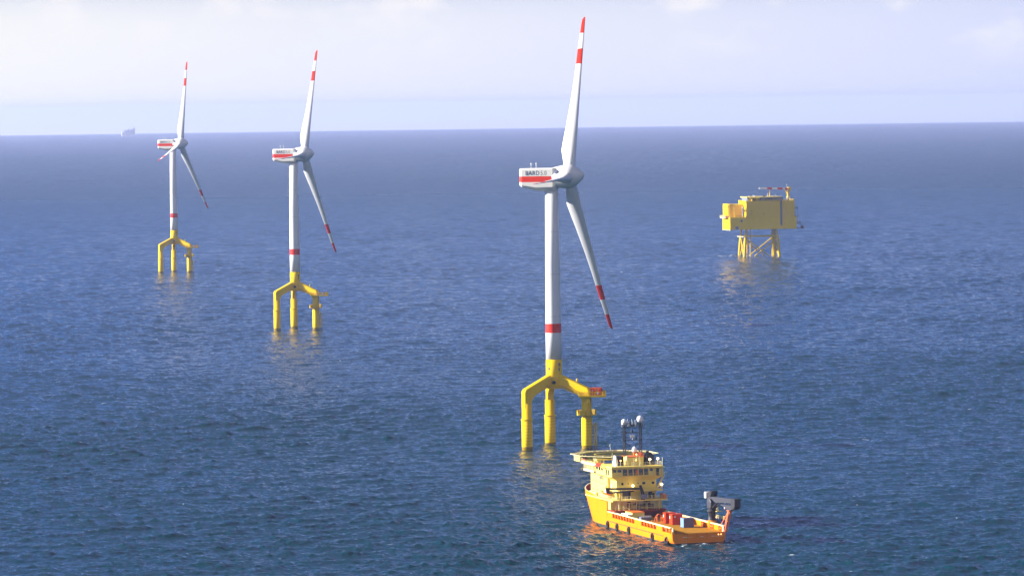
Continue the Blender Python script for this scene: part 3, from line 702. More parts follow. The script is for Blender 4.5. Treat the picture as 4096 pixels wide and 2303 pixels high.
# small dark folding crane on the boat deck
kc = MB().tube((46.9, -.9, 7.6), (46.9, -.9, 9.2), .55, .5).tube((46.9, -.9, 9.2), (46.9, -.2, 11.4), .45, .35)
kcr = kc.build('deck_crane', M['greyd'], ship)
MB().hexa([(46.6, -.6, 10.2), (47.2, -.6, 10.2), (47.2, 8.8, 10.5), (46.6, 8.8, 10.5)], [(46.6, -.6, 10.75), (47.2, -.6, 10.75), (47.2, 9.3, 11.0), (46.6, 9.3, 11.0)]).build('upper_boom', M['dark'], kcr)
MB().hexa([(46.65, 1.6, 9.8), (47.15, 1.6, 9.8), (47.15, 8.6, 9.45), (46.65, 8.6, 9.45)], [(46.65, 1.6, 10.1), (47.15, 1.6, 10.1), (47.15, 8.9, 9.85), (46.65, 8.9, 9.85)]).build('folded_jib', M['dark'], kcr)
MB().hexa([(46.6, 8.4, 9.5), (47.2, 8.4, 9.5), (47.2, 9.2, 9.6), (46.6, 9.2, 9.6)], [(46.6, 8.6, 11), (47.2, 8.6, 11), (47.2, 9.5, 11.1), (46.6, 9.5, 11.1)]).build('knuckle', M['dark'], kcr)
MB().box(46.3, 47.4, -2.0, -.4, 7.8, 9.0).build('winch_box', M['subgrey'], kcr, bevel=.1)
# large grey knuckle boom crane on the starboard quarter
CB = Vector((11.2, -7.6, 0)); CE = Vector((-3.4, -9.3, 0)); cd = (CE-CB).normalized(); cs = Vector((-cd.y, cd.x, 0))
P = lambda u, w, z: tuple(CB+cd*u+cs*w+Vector((0, 0, z)))
bc = MB().lathe([(1.15, 2.5), (1.15, 4.9), (1.0, 5.0), (1.0, 7.0), (1.3, 7.1), (1.3, 7.45), (1.05, 7.5), (1.05, 7.9)], 28, org=(CB.x, CB.y, 0), mis=[1, 0, 0, 0, 0, 0, 0])
bcr = bc.build('stern_crane', [M['greyd'], M['hull']], ship)
MB().loft([[P(-1.1, -1., 7.9), P(1.2, -1., 7.9), P(1.2, 1., 7.9), P(-1.1, 1., 7.9)], [P(-1.2, -1., 9.6), P(1.5, -1., 9.6), P(1.5, 1., 9.6), P(-1.2, 1., 9.6)], [P(-1.2, -.9, 10.6), P(.4, -.9, 10.6), P(.4, .9, 10.6), P(-1.2, .9, 10.6)]]).build('slewing_column', M['grey'], bcr, bevel=.3, seg=3)
fr = lambda u, v, w: P(u, w, v)
MB().prism([(-1.5, 10.5), (-1.3, 10.95), (1.5, 11.1), (6, 11.15), (13.2, 11.35), (13.4, 10.2), (9, 10.0), (5.2, 9.75), (3.2, 9.7), (2.2, 10.1), (1.2, 10.45)], fr, -.75, .75).build('main_boom', M['grey'], bcr, bevel=.08)
MB().prism([(12.6, 11.45), (14.6, 11.45), (14.9, 10.9), (14.8, 9.4), (14.0, 8.6), (13.0, 8.7), (12.6, 9.6)], fr, -.9, .9).build('boom_knuckle', M['greyd'], bcr, bevel=.1)
MB().prism([(6.2, 9.55), (9.0, 9.55), (13.2, 9.6), (13.6, 8.9), (11.5, 8.2), (9.6, 8.4), (8.6, 8.9), (6.2, 9.15)], fr, -.6, .6).build('folded_jib', M['grey'], bcr, bevel=.06)
MB().tube(P(1.0, .5, 8.0), P(4.4, .5, 9.9), .17).tube(P(1.0, -.5, 8.0), P(4.4, -.5, 9.9), .17).tube(P(9, .72, 9.85), P(12.8, .72, 9.75), .13).each('hydraulic_ram', M['dark'], bcr)
MB().box(CB.x+.9, CB.x+2.3, CB.y-.2, CB.y+1.3, 10.5, 12.1).build('operator_cabin', M['offw'], bcr, bevel=.1)
MB().lathe([(.75, -1.0), (.75, 1.0)], 20, axis=tuple(cs), org=P(.6, 0, 11.8)).build('winch_drum', M['dark'], bcr)
MB().tube(P(1.5, 1.3, 9.6), P(1.5, 1.4, 7.2), .05).build('hanging_cable', M['dark'], bcr)
ho = MB().lathe([(.1, 9.6), (.22, 9.45), (.22, 8.2), (.1, 8.0)], 12, org=(P(5.9, .8, 0)[0], P(5.9, .8, 0)[1], 0), mis=[0, 0, 1]).build('hook_block', [M['offw'], M['red']], bcr)
MB().box(P(12, .77, 0)[0]-.25, P(12, .77, 0)[0]+.4, P(12, .77, 0)[1]-.12, P(12, .77, 0)[1]+.12, 10.2, 11.2).build('white_plate', M['offw'], bcr)
MB().prism([(-2.4, 7.2), (2.2, 7.2), (2.2, 7.32), (-2.4, 7.32)], fr, .3, 2.1).build('crane_platform', M['cream'], bcr)
MB().rail([P(-2.3, 2.0, 5.0), P(3.6, 2.0, 5.0)], h=1.0, sp=1., r=.04).rail([P(-2.3, 2.0, 7.3), P(-.2, 2.0, 7.3)], h=1.0, sp=.9, r=.035).build('crane_railing', M['cream'], bcr)
for y, z in ((0, 0), (.5, 0)): MB().sphere(P(-.4+y, 1.15, 5.6), .18).build('lit_lamp', M['ledor'], bcr)
cu = MB()
T0 = Vector(P(10.4, 0, 8.2))
for dx, dy in ((.9, -.5), (-1.3, -.4), (-.2, .8), (-1.2, .9)):
    top = T0+Vector((dx*.5, dy*.6, 0)); cu.tube((.6+dx*1.0, -7.15+dy*.3, 2.9), top, .16)
cu.tube(T0+Vector((1.2, 0, -.4)), (3.2, -7.1, 4.3), .13).tube((.2, -7.3, 5.4), (-.9, -7.6, 5.6), .1)
cu.box(T0.x-.9, T0.x+.9, T0.y-.7, T0.y+.7, 8.05, 8.2)
cu.build('boom_crutch', M['orange'], ship)
# ---- things carried by the ship
def on_ship(p): return SM @ Vector(p)
HEAD = PI/2+A
def container(name, x, y, w, l, h, ms, label, group=None, marks=True):
    c = empty(name, on_ship((x, y, 2.9)), HEAD, label, 'container', group)
    b = MB().box(-l/2, l/2, -w/2, w/2, .03, h)
    for k in np.arange(-w/2+.2, w/2-.15, .28): b.box(-l/2-.04, -l/2, k, k+.13, .18, h-.15)
    for k in np.arange(-l/2+.2, l/2-.15, .28): b.box(k, k+.13, w/2, w/2+.04, .18, h-.15)
    b.build('container_body', ms[0], c, bevel=.03)
    MB().box(-l/2+.1, l/2-.1, w/2+.04, w/2+.07, .15, h-.12).build('door', ms[1], c)
    cp = MB()
    for sx in (-1, 1):
        for sy in (-1, 1): cp.box(sx*l/2-.1, sx*l/2+.1, sy*w/2-.1, sy*w/2+.1, h-.2, h+.02).box(sx*l/2-.1, sx*l/2+.1, sy*w/2-.1, sy*w/2+.1, .0, .2)
    cp.each('corner_casting', ms[2], c)
    return c
container('cargo_container', 15.3, -2.25, 2.75, 2.5, 2.45, (M['contblued'], M['contblue'], M['contblue']), 'grey blue container with pale blue door, standing just aft of the red containers')
c = container('cargo_container', 24.0, -2.2, 2.75, 2.4, 2.75, (M['contred'], M['contred'], M['contred']), 'red container with small white square sign, directly ahead of the blue container', 'red containers on the cargo deck')
e = MB().box(-1.28, -1.25, .5, .95, 1.9, 2.35).build('sign_plate', M['offw'], c); MB().box(-1.29, -1.28, .63, .82, 2.03, 2.22).build('sign_dot', M['dark'], e)
MB().box(.5, .9, 1.45, 1.47, 1.5, 2.2).build('label_plate', M['offw'], c)
c = container('cargo_container', 28.4, -1.9, 2.75, 2.2, 2.75, (M['contred'], M['contred'], M['contred']), 'red container standing second, farther forward and half hidden behind the other red one', 'red containers on the cargo deck')
MB().box(.3, .7, 1.45, 1.47, 1.5, 2.2).build('label_plate', M['offw'], c)
c = empty('covered_cargo_box', on_ship((42.5, 2.9, 2.9)), HEAD, 'flat topped orange covered cargo box beside the port rail below the gallery', 'cargo box')
MB().box(-3, 2.6, -1.7, 1.7, .02, 1.9).build('box_body', M['cream'], c); MB().box(-3.05, 2.65, -1.75, 1.75, 1.9, 2.05).build('orange_cover', M['orange'], c)
MB().box(-3., 2.6, 1.7, 2.9, 1.35, 1.5).build('white_side_flap', M['offw'], c)
c = empty('steel_rack', on_ship((38.2, 1.6, 2.9)), HEAD, 'low dark steel rack beside the orange covered box on the cargo deck', 'rack')
MB().box(-1.2, 1.2, -1.4, 1.4, .0, .9).build('rack_bin', M['subgrey'], c); MB().rail([(-1.2, -1.4, .9), (-1.2, 1.4, .9)], h=.4, sp=.7, r=.05).build('rack_rail', M['offw'], c)
c = empty('arched_lifting_frame', on_ship((27.5, 1.3, 2.9)), HEAD, 'tall pink orange arched pipe frame standing on the cargo deck beside red containers', 'frame')
b = MB()
for sx in (-1, 1):
    pts = [(sx*.9, -1.15, 0), (sx*.75, -.95, 1.1), (sx*.4, -.55, 2.2), (sx*.2, -.25, 2.5), (sx*.2, .25, 2.5), (sx*.4, .55, 2.2), (sx*.75, .95, 1.1), (sx*.9, 1.15, 0)]
    b.path(pts, .09)
b.build('arch_pipe', M['orange'], c)
b = MB().tube((.2, -.2, 2.5), (-.2, .2, 2.55), .12).tube((.6, -.75, 1.6), (-.6, -.75, 1.6), .05).tube((.6, .75, 1.6), (-.6, .75, 1.6), .05).tube((0, -.4, 2.35), (0, -.45, 0), .05).tube((0, .4, 2.35), (0, .45, 0), .05)
b.build('cross_bar', M['orange'], c)
c = empty('timber_beam', on_ship((34.2, -1.2, 2.9)), HEAD, 'long tan timber beam lying across the cargo deck behind the arched frame', 'beam')
MB().box(-.25, .25, -2.2, 2.2, 0, .3).build('beam_body', M['deckw'], c); MB().box(-.35, .35, -.08, .08, .0, .36).build('lashing', M['dark'], c)
# rescue boat on davit
c = empty('rescue_boat', on_ship((54.6, 6.85, 8.5)), HEAD, 'orange rescue boat hanging at the port side of the boat deck', 'boat')
rb = []
for x, w_, zt in ((-2.6, .55, .75), (-1.5, .75, .72), (0, .8, .72), (1.4, .72, .78), (2.3, .4, .92), (2.8, .06, 1.05)):
    rb.append([(x, -w_, zt), (x, -w_*.9, .35), (x, -w_*.3, 0+.12*max(0, x-1)), (x, w_*.3, 0+.12*max(0, x-1)), (x, w_*.9, .35), (x, w_, zt)])
MB().loft(rb).build('boat_hull', M['orange'], c, bevel=.05)
MB().box(-1.2, .4, -.4, .4, .7, 1.3).build('console', M['offw'], c); MB().box(-2.5, -2.0, -.3, .3, .7, 1.25).build('outboard_motor', M['dark'], c)
dv = MB().path([(56.2, 5.6, 7.6), (56.2, 5.7, 10.2), (55.4, 6.9, 10.9), (54.6, 7.0, 10.6)], .2).tube((54.6, 6.9, 10.6), (54.6, 6.9, 9.6), .04)
dv.build('boat_davit', M['creamw'], ship)

# ------------------------------------------------------------------ substation platform
SP = Vector((181., 3247, drop(181, 3247)))
sub = empty('substation_platform', SP, math.radians(12), 'yellow offshore substation platform on jacket legs with red and white crane on top', 'platform')
mb = MB().box(-24.6, 25.6, -10, 11, 19.6, 28.6)
main = mb.build('lower_module', M['subyel'], sub, bevel=.15)
um = MB().box(-12.3, 24.2, -10, 11, 28.6, 40.2)
for x in np.arange(-11.8, 23.8, .95): um.box(x, x+.42, -10.16, -10, 29, 39.6)
upm = um.build('upper_module', M['subcorr'], sub)
MB().box(-12.5, 24.4, -10.25, -10.0, 28.45, 28.75).build('floor_ledge', M['subyel'], upm)
MB().box(13.4, 14.6, -10.7, -10.17, 22.4, 40.4).build('cable_duct', M['subgrey'], upm)
dsq = MB().box(-16.6, -15.2, -10.12, -10, 25.2, 26.7).box(-20.6, -18.2, -10.12, -10, 19.8, 22.0).each('louvre_panel', M['subgrey'], main)
for x, z in ((-8.2, 33.0), (-8.4, 30.8), (.6, 31.0)): MB().box(x-.4, x+.4, -10.3, -10.16, z-.22, z+.22).build('wall_vent', M['dark'], upm)
br_ = MB().box(-24.62, -24.5, -10.1, 11.1, 19.3, 19.6); 
for y in (-9.4, -.2, 10.2): br_.box(-24.9, -24.0, y-.5, y+.5, 18.9, 19.6)
br_.build('base_bracket', M['creamw'], sub)
MB().box(-24.9, -24.6, .0, 1.0, 19.7, 31.0).build('side_rib', M['jacket'], main)
MB().box(-24.4, -12.3, -2.0, 10.8, 28.6, 37.9).build('recessed_module', M['subyel'], sub, bevel=.1)
MB().box(-24.3, -20, -2.05, 10.5, 37.9, 38.2).box(-12.6, -12.3, -10, 10.6, 39.8, 40.6).build('roof_edge', M['subyel'], sub)
cg = MB()
for y in (-7.5, -4, -.5, 3, 6.5, 10): cg.tube((-24.3, y, 28.6), (-24.3, y, 37.6), .26)
cg.path([(-24.3, -7.5, 37.6), (-24.3, 10, 37.6), (-20.5, 10, 37.6)], .25).tube((-20.5, -7.5, 28.6), (-20.5, -7.5, 37.6), .3).tube((-24.3, -7.5, 37.6), (-20.5, -7.5, 37.6), .25)
for y0, y1 in ((-7.5, -4), (3, 6.5)): cg.tube((-24.3, y0, 37.4), (-24.3, y1, 28.8), .18)
cg.box(-23.5, -20.5, -6.5, 9.5, 37.2, 37.5)
cg.build('open_frame_bay', M['jacket'], sub)
MB().lathe([(.1, 28.8), (.4, 29.2), (.45, 35.5), (.25, 36.2), (.05, 36.5)], 14, org=(-14.9, -9.2, 0)).build('white_pipe', M['offw'], sub)
MB().rail([(-24.4, -9.8, 28.6), (-12.6, -9.8, 28.6)], h=1.2, sp=2, r=.09).build('module_railing', M['jacket'], sub)
lc = MB().box(-27.2, -24.6, -6, 9, 28.0, 28.4).build('side_balcony', M['creamw'], sub)
MB().rail([(-24.7, -6, 28.4), (-27.1, -6, 28.4), (-27.1, 9, 28.4)], h=1.5, sp=1.6, r=.1).build('balcony_railing', M['creamw'], lc)
MB().box(-26.9, -25.4, 4, 7, 28.4, 29.9).box(-26.4, -24.8, -5.6, -4, 28.4, 29.6).each('winch_unit', M['contred'], lc)
rf = MB().box(-10.5, 16.4, -7, 9, 40.2, 42.6).build('roof_plant_house', M['subgrey'], sub, bevel=.1)
MB().box(-11.4, 15.2, -8.3, 9.6, 42.6, 43.3).build('roof_deck', M['cream'], rf)
MB().box(-4, -.2, -7.12, -7, 40.6, 42.2).box(2.2, 8.6, -7.12, -7, 40.7, 42.2).each('dark_opening', M['text'], rf)
fy = MB()
for x in (-8.2, -4.4): fy.box(x, x+1.2, -9.6, -8.2, 40.3, 42.2)
fy.box(-9.2, -2.2, -9.7, -8.1, 42.2, 42.5)
for x in np.arange(-9, -2.4, 1.3): fy.box(x, x+.7, -9.75, -9.6, 41.8, 42.9)
fy.build('yellow_cooler_frame', M['subyel'], sub)
ro = MB()
for x, y, h_ in ((-6, -6, 1.6), (-4.5, -5, 1.0), (5, -6, 2.4), (10.4, -7, 1.6), (15, -6, 1.2)): ro.tube((x, y, 43.2), (x, y, 43.2+h_), .12)
ro.each('roof_antenna', M['offw'], sub)
MB().box(2, 3.8, -5, -3.4, 43.3, 44.0).box(10, 11, -6.6, -5.6, 43.3, 44.2).each('roof_unit', M['greyd'], sub)
MB().box(-5.5, -3.9, -7.2, -6, 43.3, 43.9).box(-9.5, -8.4, -8, -7, 43.3, 44.).each('roof_locker', M['creamw'], sub)
MB().rail([(-12.1, -9.8, 40.2), (24, -9.8, 40.2), (24, 10.6, 40.2)], h=1.15, sp=2.2, r=.08).build('roof_railing', M['subyel'], sub)
MB().tube((7.4, -3, 43.2), (7.4, -3, 48.2), .36).build('boom_rest', M['jacket'], sub)
cx_ = 21.6
crn = MB().lathe([(.75, 40.2), (.75, 42.0), (1.0, 42.1), (.85, 42.3), (.8, 44.2), (1.1, 45.4), (1.2, 46.8), (.9, 47.4)], 20, org=(cx_, -2, 0), mis=[1, 0, 0, 0, 0, 0, 0]).build('roof_crane', [M['yellow'], M['offw']], sub)
MB().box(cx_-.3, cx_+2.0, -3.2, -.9, 47.2, 49.9).build('crane_machinery', M['jacket'], crn, bevel=.2)
bm_ = MB(); xs = [cx_+.3, 19.2, 17.4, 13.4, 9.4, 5.6, -.3]; hh = [.75, .75, .75, .72, .68, .65, .35]
zz = [48.6, 48.7, 48.75, 48.9, 49.0, 49.1, 49.25]
for k in range(6):
    xa, xb = xs[k], xs[k+1]
    bm_.hexa([(xb, -2.6, zz[k+1]-hh[k+1]), (xa, -2.6, zz[k]-hh[k]), (xa, -1.4, zz[k]-hh[k]), (xb, -1.4, zz[k+1]-hh[k+1])], [(xb, -2.6, zz[k+1]+hh[k+1]), (xa, -2.6, zz[k]+hh[k]), (xa, -1.4, zz[k]+hh[k]), (xb, -1.4, zz[k+1]+hh[k+1])], k % 2)
bm_.build('striped_boom', [M['red'], M['offw']], crn)
MB().tube((19, -2, 47.9), (20.9, -2, 45.2), .3).build('boom_ram', M['yellow'], crn)
MB().tube((cx_-1, -2, 49.5), (cx_-1, -2, 51.4), .08).sphere((cx_-1, -2, 51.6), .35).build('beacon', M['offw'], crn)
MB().lathe([(1.6, 42.1), (1.6, 42.25)], 20, org=(cx_, -2, 0)).rail([(cx_+1.5*math.cos(q), -2+1.5*math.sin(q), 42.2) for q in np.linspace(0, 2*PI, 9)], h=1, sp=1, r=.06).build('crane_gallery', M['creamw'], crn)
MB().tube((-.2, -2, 49), (-.2, -2, 47.2), .05).box(-.4, 0, -2.2, -1.8, 46.6, 47.2).build('crane_hook', M['dark'], crn)
ss = MB().box(24.2, 28.2, -8, -2, 28.4, 28.7).box(25.6, 29.6, -8, -2, 23.4, 23.7).box(24.2, 27.4, -7.6, -2.4, 34.4, 35.4)
ss.rail([(24.2, -8, 28.7), (28.1, -8, 28.7)], h=1.2, sp=1.2, r=.08).rail([(25.6, -8, 23.7), (29.5, -8, 23.7)], h=1.1, sp=1.2, r=.08)
for a, b_ in (((27, -8, 34.4), (25.4, -8, 28.7)), ((25.3, -8, 34.4), (24.4, -8, 28.7)), ((27.9, -8, 28.4), (29, -8, 23.7)), ((26.4, -8, 28.4), (26.9, -8, 23.7))): ss.tube(a, b_, .16)
ss.build('side_stair_tower', M['subgrey'], sub)
lb = MB().lathe([(.2, -1.9), (.9, -1.5), (1.25, -.5), (1.25, .6), (.8, 1.6), (.2, 1.9)], 16, axis=(.2, 1, 0), org=(31.2, -5, 20.6)).build('lifeboat', M['rust'], sub)
MB().box(25.6, 30, -7, -3, 19.8, 20.2).tube((27.4, -5, 23.6), (30.8, -5, 22.0), .2).tube((30.8, -5, 22.2), (31.2, -5, 21.2), .12).build('lifeboat_davit', M['subgrey'], sub)
# jacket
jt, jb = 17.4, -6.
def legp(ix, iy, z):
    k = (jt-z)/jt
    return Vector((ix*(11.8+1.35*k), iy*(6.6+.9*k)+.4, z))
for ix in (-1, 1):
    for iy in (-1, 1):
        l = MB().tube(legp(ix, iy, jb), legp(ix, iy, 14.2), 1.0, n=18).tube(legp(ix, iy, 14.2), legp(ix, iy, 15.4), 1.15, .9, n=18).tube(legp(ix, iy, 15.4), legp(ix, iy, 19.6), .55, n=14)
        l.build('jacket_leg', M['jacket'], sub)
for iy in (-1, 1):
    MB().tube(legp(-1, iy, 14.5), legp(1, iy, 14.5), .42).build('horizontal_brace', M['subyel'], sub)
    MB().tube(legp(-1, iy, 13.2), legp(1, iy, -6), .45).tube(legp(1, iy, 13.2), legp(-1, iy, -6), .45).build('diagonal_brace', M['jacket'], sub)
for ix in (-1, 1):
    MB().tube(legp(ix, -1, 14.0), legp(ix, 1, -3), .45).tube(legp(ix, 1, 14.0), legp(ix, -1, -3), .45).tube(legp(ix, -1, 14.5), legp(ix, 1, 14.5), .36).build('end_brace', M['jacket'], sub)
MB().box(-14.4, -9.6, -8.4, 9, 14.1, 14.5).build('access_walkway', M['creamw'], sub)
ri = MB()
for x, y in ((-8.3, -5.5), (-10.2, -3.4), (8.2, -5), (9.6, -5.4), (10.6, -3.2), (12.2, .5)): ri.tube((x, y, -6), (x, y, 19.6), .38)
ri.each('riser_pipe', M['jacket'], sub)

# ------------------------------------------------------------------ far platform on the horizon
FP = Vector((-2125., 24800., 0)); FP.z = drop(FP.x, FP.y)
fp = empty('far_platform', FP, math.radians(8), 'faint hazy grey work platform on the horizon beside the smallest wind turbine', 'platform')
MB().box(-12, 37, -20, 20, 8, 36).build('platform_deck_block', M['pale'], fp)
lg = MB()
for x in (-8, 10, 32):
    for y in (-16, 16): lg.tube((x, y, -10), (x, y, 8), 2.2)
lg.each('support_leg', M['pale'], fp)
MB().box(-37, -13, -18, 15, 2, 27).build('work_barge', M['offw'], fp)
MB().box(-28, 0, -12, 12, 27, 38).build('quarters', M['pale'], fp)
MB().box(-4, 5, -6, 8, 36, 46).box(12, 20, -8, 8, 36, 43).box(22, 34, -10, 8, 36, 46).tube((35, 0, 36), (35, 0, 60), 2.).tube((35, 0, 58), (24, 0, 50), 1.).tube((-25, 0, 38), (-25, 0, 50), 1.6).each('top_unit', M['pale'], fp)

# ------------------------------------------------------------------ sea
def ocean_tile(N, L, wind, V, lmin, seed, slope_rms):
    r_ = np.random.default_rng(seed)
    k1 = 2*np.pi*np.fft.fftfreq(N, L/N); kx, ky = np.meshgrid(k1, k1, indexing='ij')
    k = np.hypot(kx, ky); k[0, 0] = 1e-6
    Lp = V*V/9.81
    ph = np.exp(-1/(k*Lp)**2)/k**4*(((kx*wind[0]+ky*wind[1])/k)**2*.8+.2)*np.exp(-(k*lmin/6.28)**2*.6)
    ph[0, 0] = 0
    hk = (r_.normal(size=(N, N))+1j*r_.normal(size=(N, N)))*np.sqrt(ph)
    h = np.fft.ifft2(hk).real
    gx = (np.roll(h, -1, 0)-h)/(L/N); sl = np.sqrt(2*np.mean(gx**2))
    h *= slope_rms/sl
    return h
wd = np.array([.35, -.94])
NT1, LT1 = 640, 389.; NT2, LT2 = 384, 127.
TA = ocean_tile(NT1, LT1, wd, 5.0, 1.6, 5, .165)
TB = ocean_tile(NT2, LT2, np.array([-.3, -.95]), 2.5, .7, 8, .225)
def samp(T, L, x, y):
    N = T.shape[0]; u = np.mod(x/L, 1)*N; v = np.mod(y/L, 1)*N
    i = np.floor(u).astype(int); j = np.floor(v).astype(int); fu = u-i; fv = v-j; i %= N; j %= N; i2 = (i+1) % N; j2 = (j+1) % N
    return (T[i, j]*(1-fu)+T[i2, j]*fu)*(1-fv)+(T[i, j2]*(1-fu)+T[i2, j2]*fu)*fv
# polar grid round the point below the camera: fine in front, coarse elsewhere, out past the horizon
fine = np.linspace(-8.6, 8.6, 1050)
coarse = np.linspace(8.6, 351.4, 90)[1:-1]
az = np.radians(np.concatenate([fine, coarse]))
dep = np.concatenate([np.linspace(113/700, 113/960, 420, endpoint=False), np.linspace(113/960, 113/2000, 1450, endpoint=False), np.linspace(113/2000, 113/15000, 800)])
rr_ = np.concatenate([[4, 150, 350, 500, 600, 660, 690], 113/dep, np.geomspace(15300, 48000, 60)])
RR, AZ = np.meshgrid(rr_, az, indexing='ij')
X = RR*np.sin(AZ); Y = RR*np.cos(AZ)
sst = lambda t: (lambda u: u*u*(3-2*u))(np.clip(t, 0, 1))
vis = (np.abs(np.where(AZ > PI, AZ-2*PI, AZ)) < math.radians(9)).astype(float)
fa = sst((7500-RR)/5300)*np.clip((RR-690)/30, 0, 1)*vis
fb = sst((3400-RR)/2300)*np.clip((RR-690)/30, 0, 1)*vis
c, s_ = math.cos(.6), math.sin(.6)
TC = ocean_tile(512, 900., wd, 7.2, 7., 21, .085); TD = ocean_tile(512, 3100., wd, 14., 30., 22, .07)
fc = sst((RR-1500)/3500)*sst((16000-RR)/10000)*vis; fd_ = sst((RR-4000)/7000)*sst((17000-RR)/7000)*vis
hC = samp(TC, 900., X*.92-Y*.39, X*.39+Y*.92); hD = samp(TD, 3100., X*.96+Y*.28+400, -X*.28+Y*.96)
hA = samp(TA, LT1, X, Y); hB = samp(TB, LT2, X*c-Y*s_+31, X*s_+Y*c+17)
sw = (.18*np.sin(2*np.pi*(X*.2+Y*.98)/41.)+.14*np.sin(2*np.pi*(X*-.45+Y*.89)/27.+1.)+.12*np.sin(2*np.pi*(X*.6+Y*.8)/63.+2))
patch = .8+.25*np.sin(X/97.+1.3*np.sin(Y/160.))*np.sin(Y/131.+.7*np.sin(X/71.))
h = hA*fa*patch+hB*fb*patch+.12*sw*fa
sd_h = hA.std(); h = h+.25*h*h/max(sd_h, .05)*.35
Z = -(RR**2)/(2*RE)+h+hC*fc+hD*fd_
# foam: torn patches round the ship, piles and platform legs, and a few breaking crests
foam = np.zeros_like(X)
fm = (RR > 940) & (RR < 4000) & (vis > 0)
def blob(cx, cy, rx, ry, amp, ang=0.):
    ca, sa = math.cos(ang), math.sin(ang)
    R_ = 2.6*max(rx, ry)
    a0 = math.atan2(cx, cy); rc = math.hypot(cx, cy)
    i0 = np.searchsorted(rr_, rc-R_); i1 = np.searchsorted(rr_, rc+R_)
    da = R_/rc; j0 = np.searchsorted(np.radians(fine), a0-da); j1 = np.searchsorted(np.radians(fine), a0+da)
    if i1 <= i0 or j1 <= j0: return
    dx = X[i0:i1, j0:j1]-cx; dy = Y[i0:i1, j0:j1]-cy
    u = dx*ca+dy*sa; v = -dx*sa+dy*ca
    foam[i0:i1, j0:j1] = np.maximum(foam[i0:i1, j0:j1], amp*np.exp(-(u/rx)**2-(v/ry)**2))
for _ in range(120):
    d_ = rng.uniform(1/3400., 1/1020.); r_ = 1/d_; a_ = math.radians(rng.uniform(-7.2, 7.2))
    k = rng.uniform(.5, 1.)*(r_/1300)**.6
    blob(r_*math.sin(a_), r_*math.cos(a_), rng.uniform(.7, 2.2)*k, .75*k*(r_/1300), rng.uniform(.45, .9), rng.uniform(-.35, .35))
hdg = Vector((-math.sin(A), math.cos(A), 0)); prt = Vector((-math.cos(A), -math.sin(A), 0))
for _ in range(70):
    x = rng.uniform(-.5, 60); y = hbt(x, .2)+.35+abs(rng.normal())*.5
    p = SO+hdg*x+prt*y; blob(p.x, p.y, rng.uniform(.4, 1.), rng.uniform(.4, .9), rng.uniform(.22, .46), rng.uniform(-.5, .5))
for _ in range(110):
    x = -.4-abs(rng.normal())*2.6; y = rng.uniform(-8.5, 11)
    p = SO+hdg*x+prt*y; blob(p.x, p.y, rng.uniform(.5, 1.5), rng.uniform(.5, 1.2), rng.uniform(.22, .55), rng.uniform(-.4, .4))
for tx, ty in TP:
    for a in PANG:
        px, py = tx+PR*math.cos(a), ty+PR*math.sin(a)
        for _ in range(5):
            q = rng.uniform(0, 6.28); blob(px+2.1*math.cos(q), py+2.3*math.sin(q), .6, .9, rng.uniform(.35, .7))
for _ in range(150):
    q = SP+Vector((rng.uniform(-34, 18), rng.uniform(-7, 12), 0)); blob(q.x, q.y, rng.uniform(1, 3.5), rng.uniform(3, 6), rng.uniform(.25, .55)*(1. if q.x < SP.x-4 else .55))
nr, nc = X.shape
co = np.stack([X, Y, Z], -1).reshape(-1, 3).astype(np.float32)
ii, jj = np.meshgrid(np.arange(nr-1), np.arange(nc), indexing='ij'); j2 = (jj+1) % nc
quads = np.stack([ii*nc+jj, (ii+1)*nc+jj, (ii+1)*nc+j2, ii*nc+j2], -1).reshape(-1, 4)[:, ::-1].astype(np.int32)
me = bpy.data.meshes.new('sea')
me.vertices.add(len(co)); me.vertices.foreach_set('co', co.ravel())
nq = len(quads); me.loops.add(nq*4); me.loops.foreach_set('vertex_index', quads.ravel())
me.polygons.add(nq); me.polygons.foreach_set('loop_start', np.arange(0, nq*4, 4, dtype=np.int32))
try: me.polygons.foreach_set('loop_total', np.full(nq, 4, dtype=np.int32))
except Exception: pass
me.polygons.foreach_set('use_smooth', np.ones(nq, dtype=bool))
at = me.attributes.new('foam', 'FLOAT', 'POINT'); at.data.foreach_set('value', foam.reshape(-1).astype(np.float32))
me.update(); me.validate()
if me.polygons[len(me.polygons)//2].normal.z < 0: me.flip_normals()
sea = bpy.data.objects.new('sea', me); COL.objects.link(sea); sea['kind'] = 'structure'
m = bpy.data.materials.new('sea_water'); m.use_nodes = True; nt = m.node_tree; bs = nt.nodes['Principled BSDF']
bs.inputs['Base Color'].default_value = (.0, .030, .042, 1)
bs.inputs['Roughness'].default_value = .06; bs.inputs['IOR'].default_value = 1.333
geo = nt.nodes.new('ShaderNodeNewGeometry')
mp = nt.nodes.new('ShaderNodeMapping'); mp.inputs['Rotation'].default_value = (0, 0, .35); mp.inputs['Scale'].default_value = (.62, 1., 1.)
nt.links.new(geo.outputs['Position'], mp.inputs[0])
n1 = nt.nodes.new('ShaderNodeTexNoise'); n1.inputs['Scale'].default_value = .55; n1.inputs['Detail'].default_value = 6; n1.inputs['Roughness'].default_value = .62
n1.noise_dimensions = '2D'
nt.links.new(mp.outputs[0], n1.inputs[0])
bp = nt.nodes.new('ShaderNodeBump'); bp.inputs['Strength'].default_value = 1.; bp.inputs['Distance'].default_value = .38
nt.links.new(n1.outputs[0], bp.inputs['Height']); nt.links.new(bp.outputs[0], bs.inputs['Normal'])
ln = nt.nodes.new('ShaderNodeVectorMath'); ln.operation = 'LENGTH'; nt.links.new(geo.outputs['Position'], ln.inputs[0])
rg = nt.nodes.new('ShaderNodeMapRange'); rg.interpolation_type = 'SMOOTHSTEP'
for i_, v_ in ((1, 1500.), (2, 7000.), (3, .05), (4, .31)): rg.inputs[i_].default_value = v_
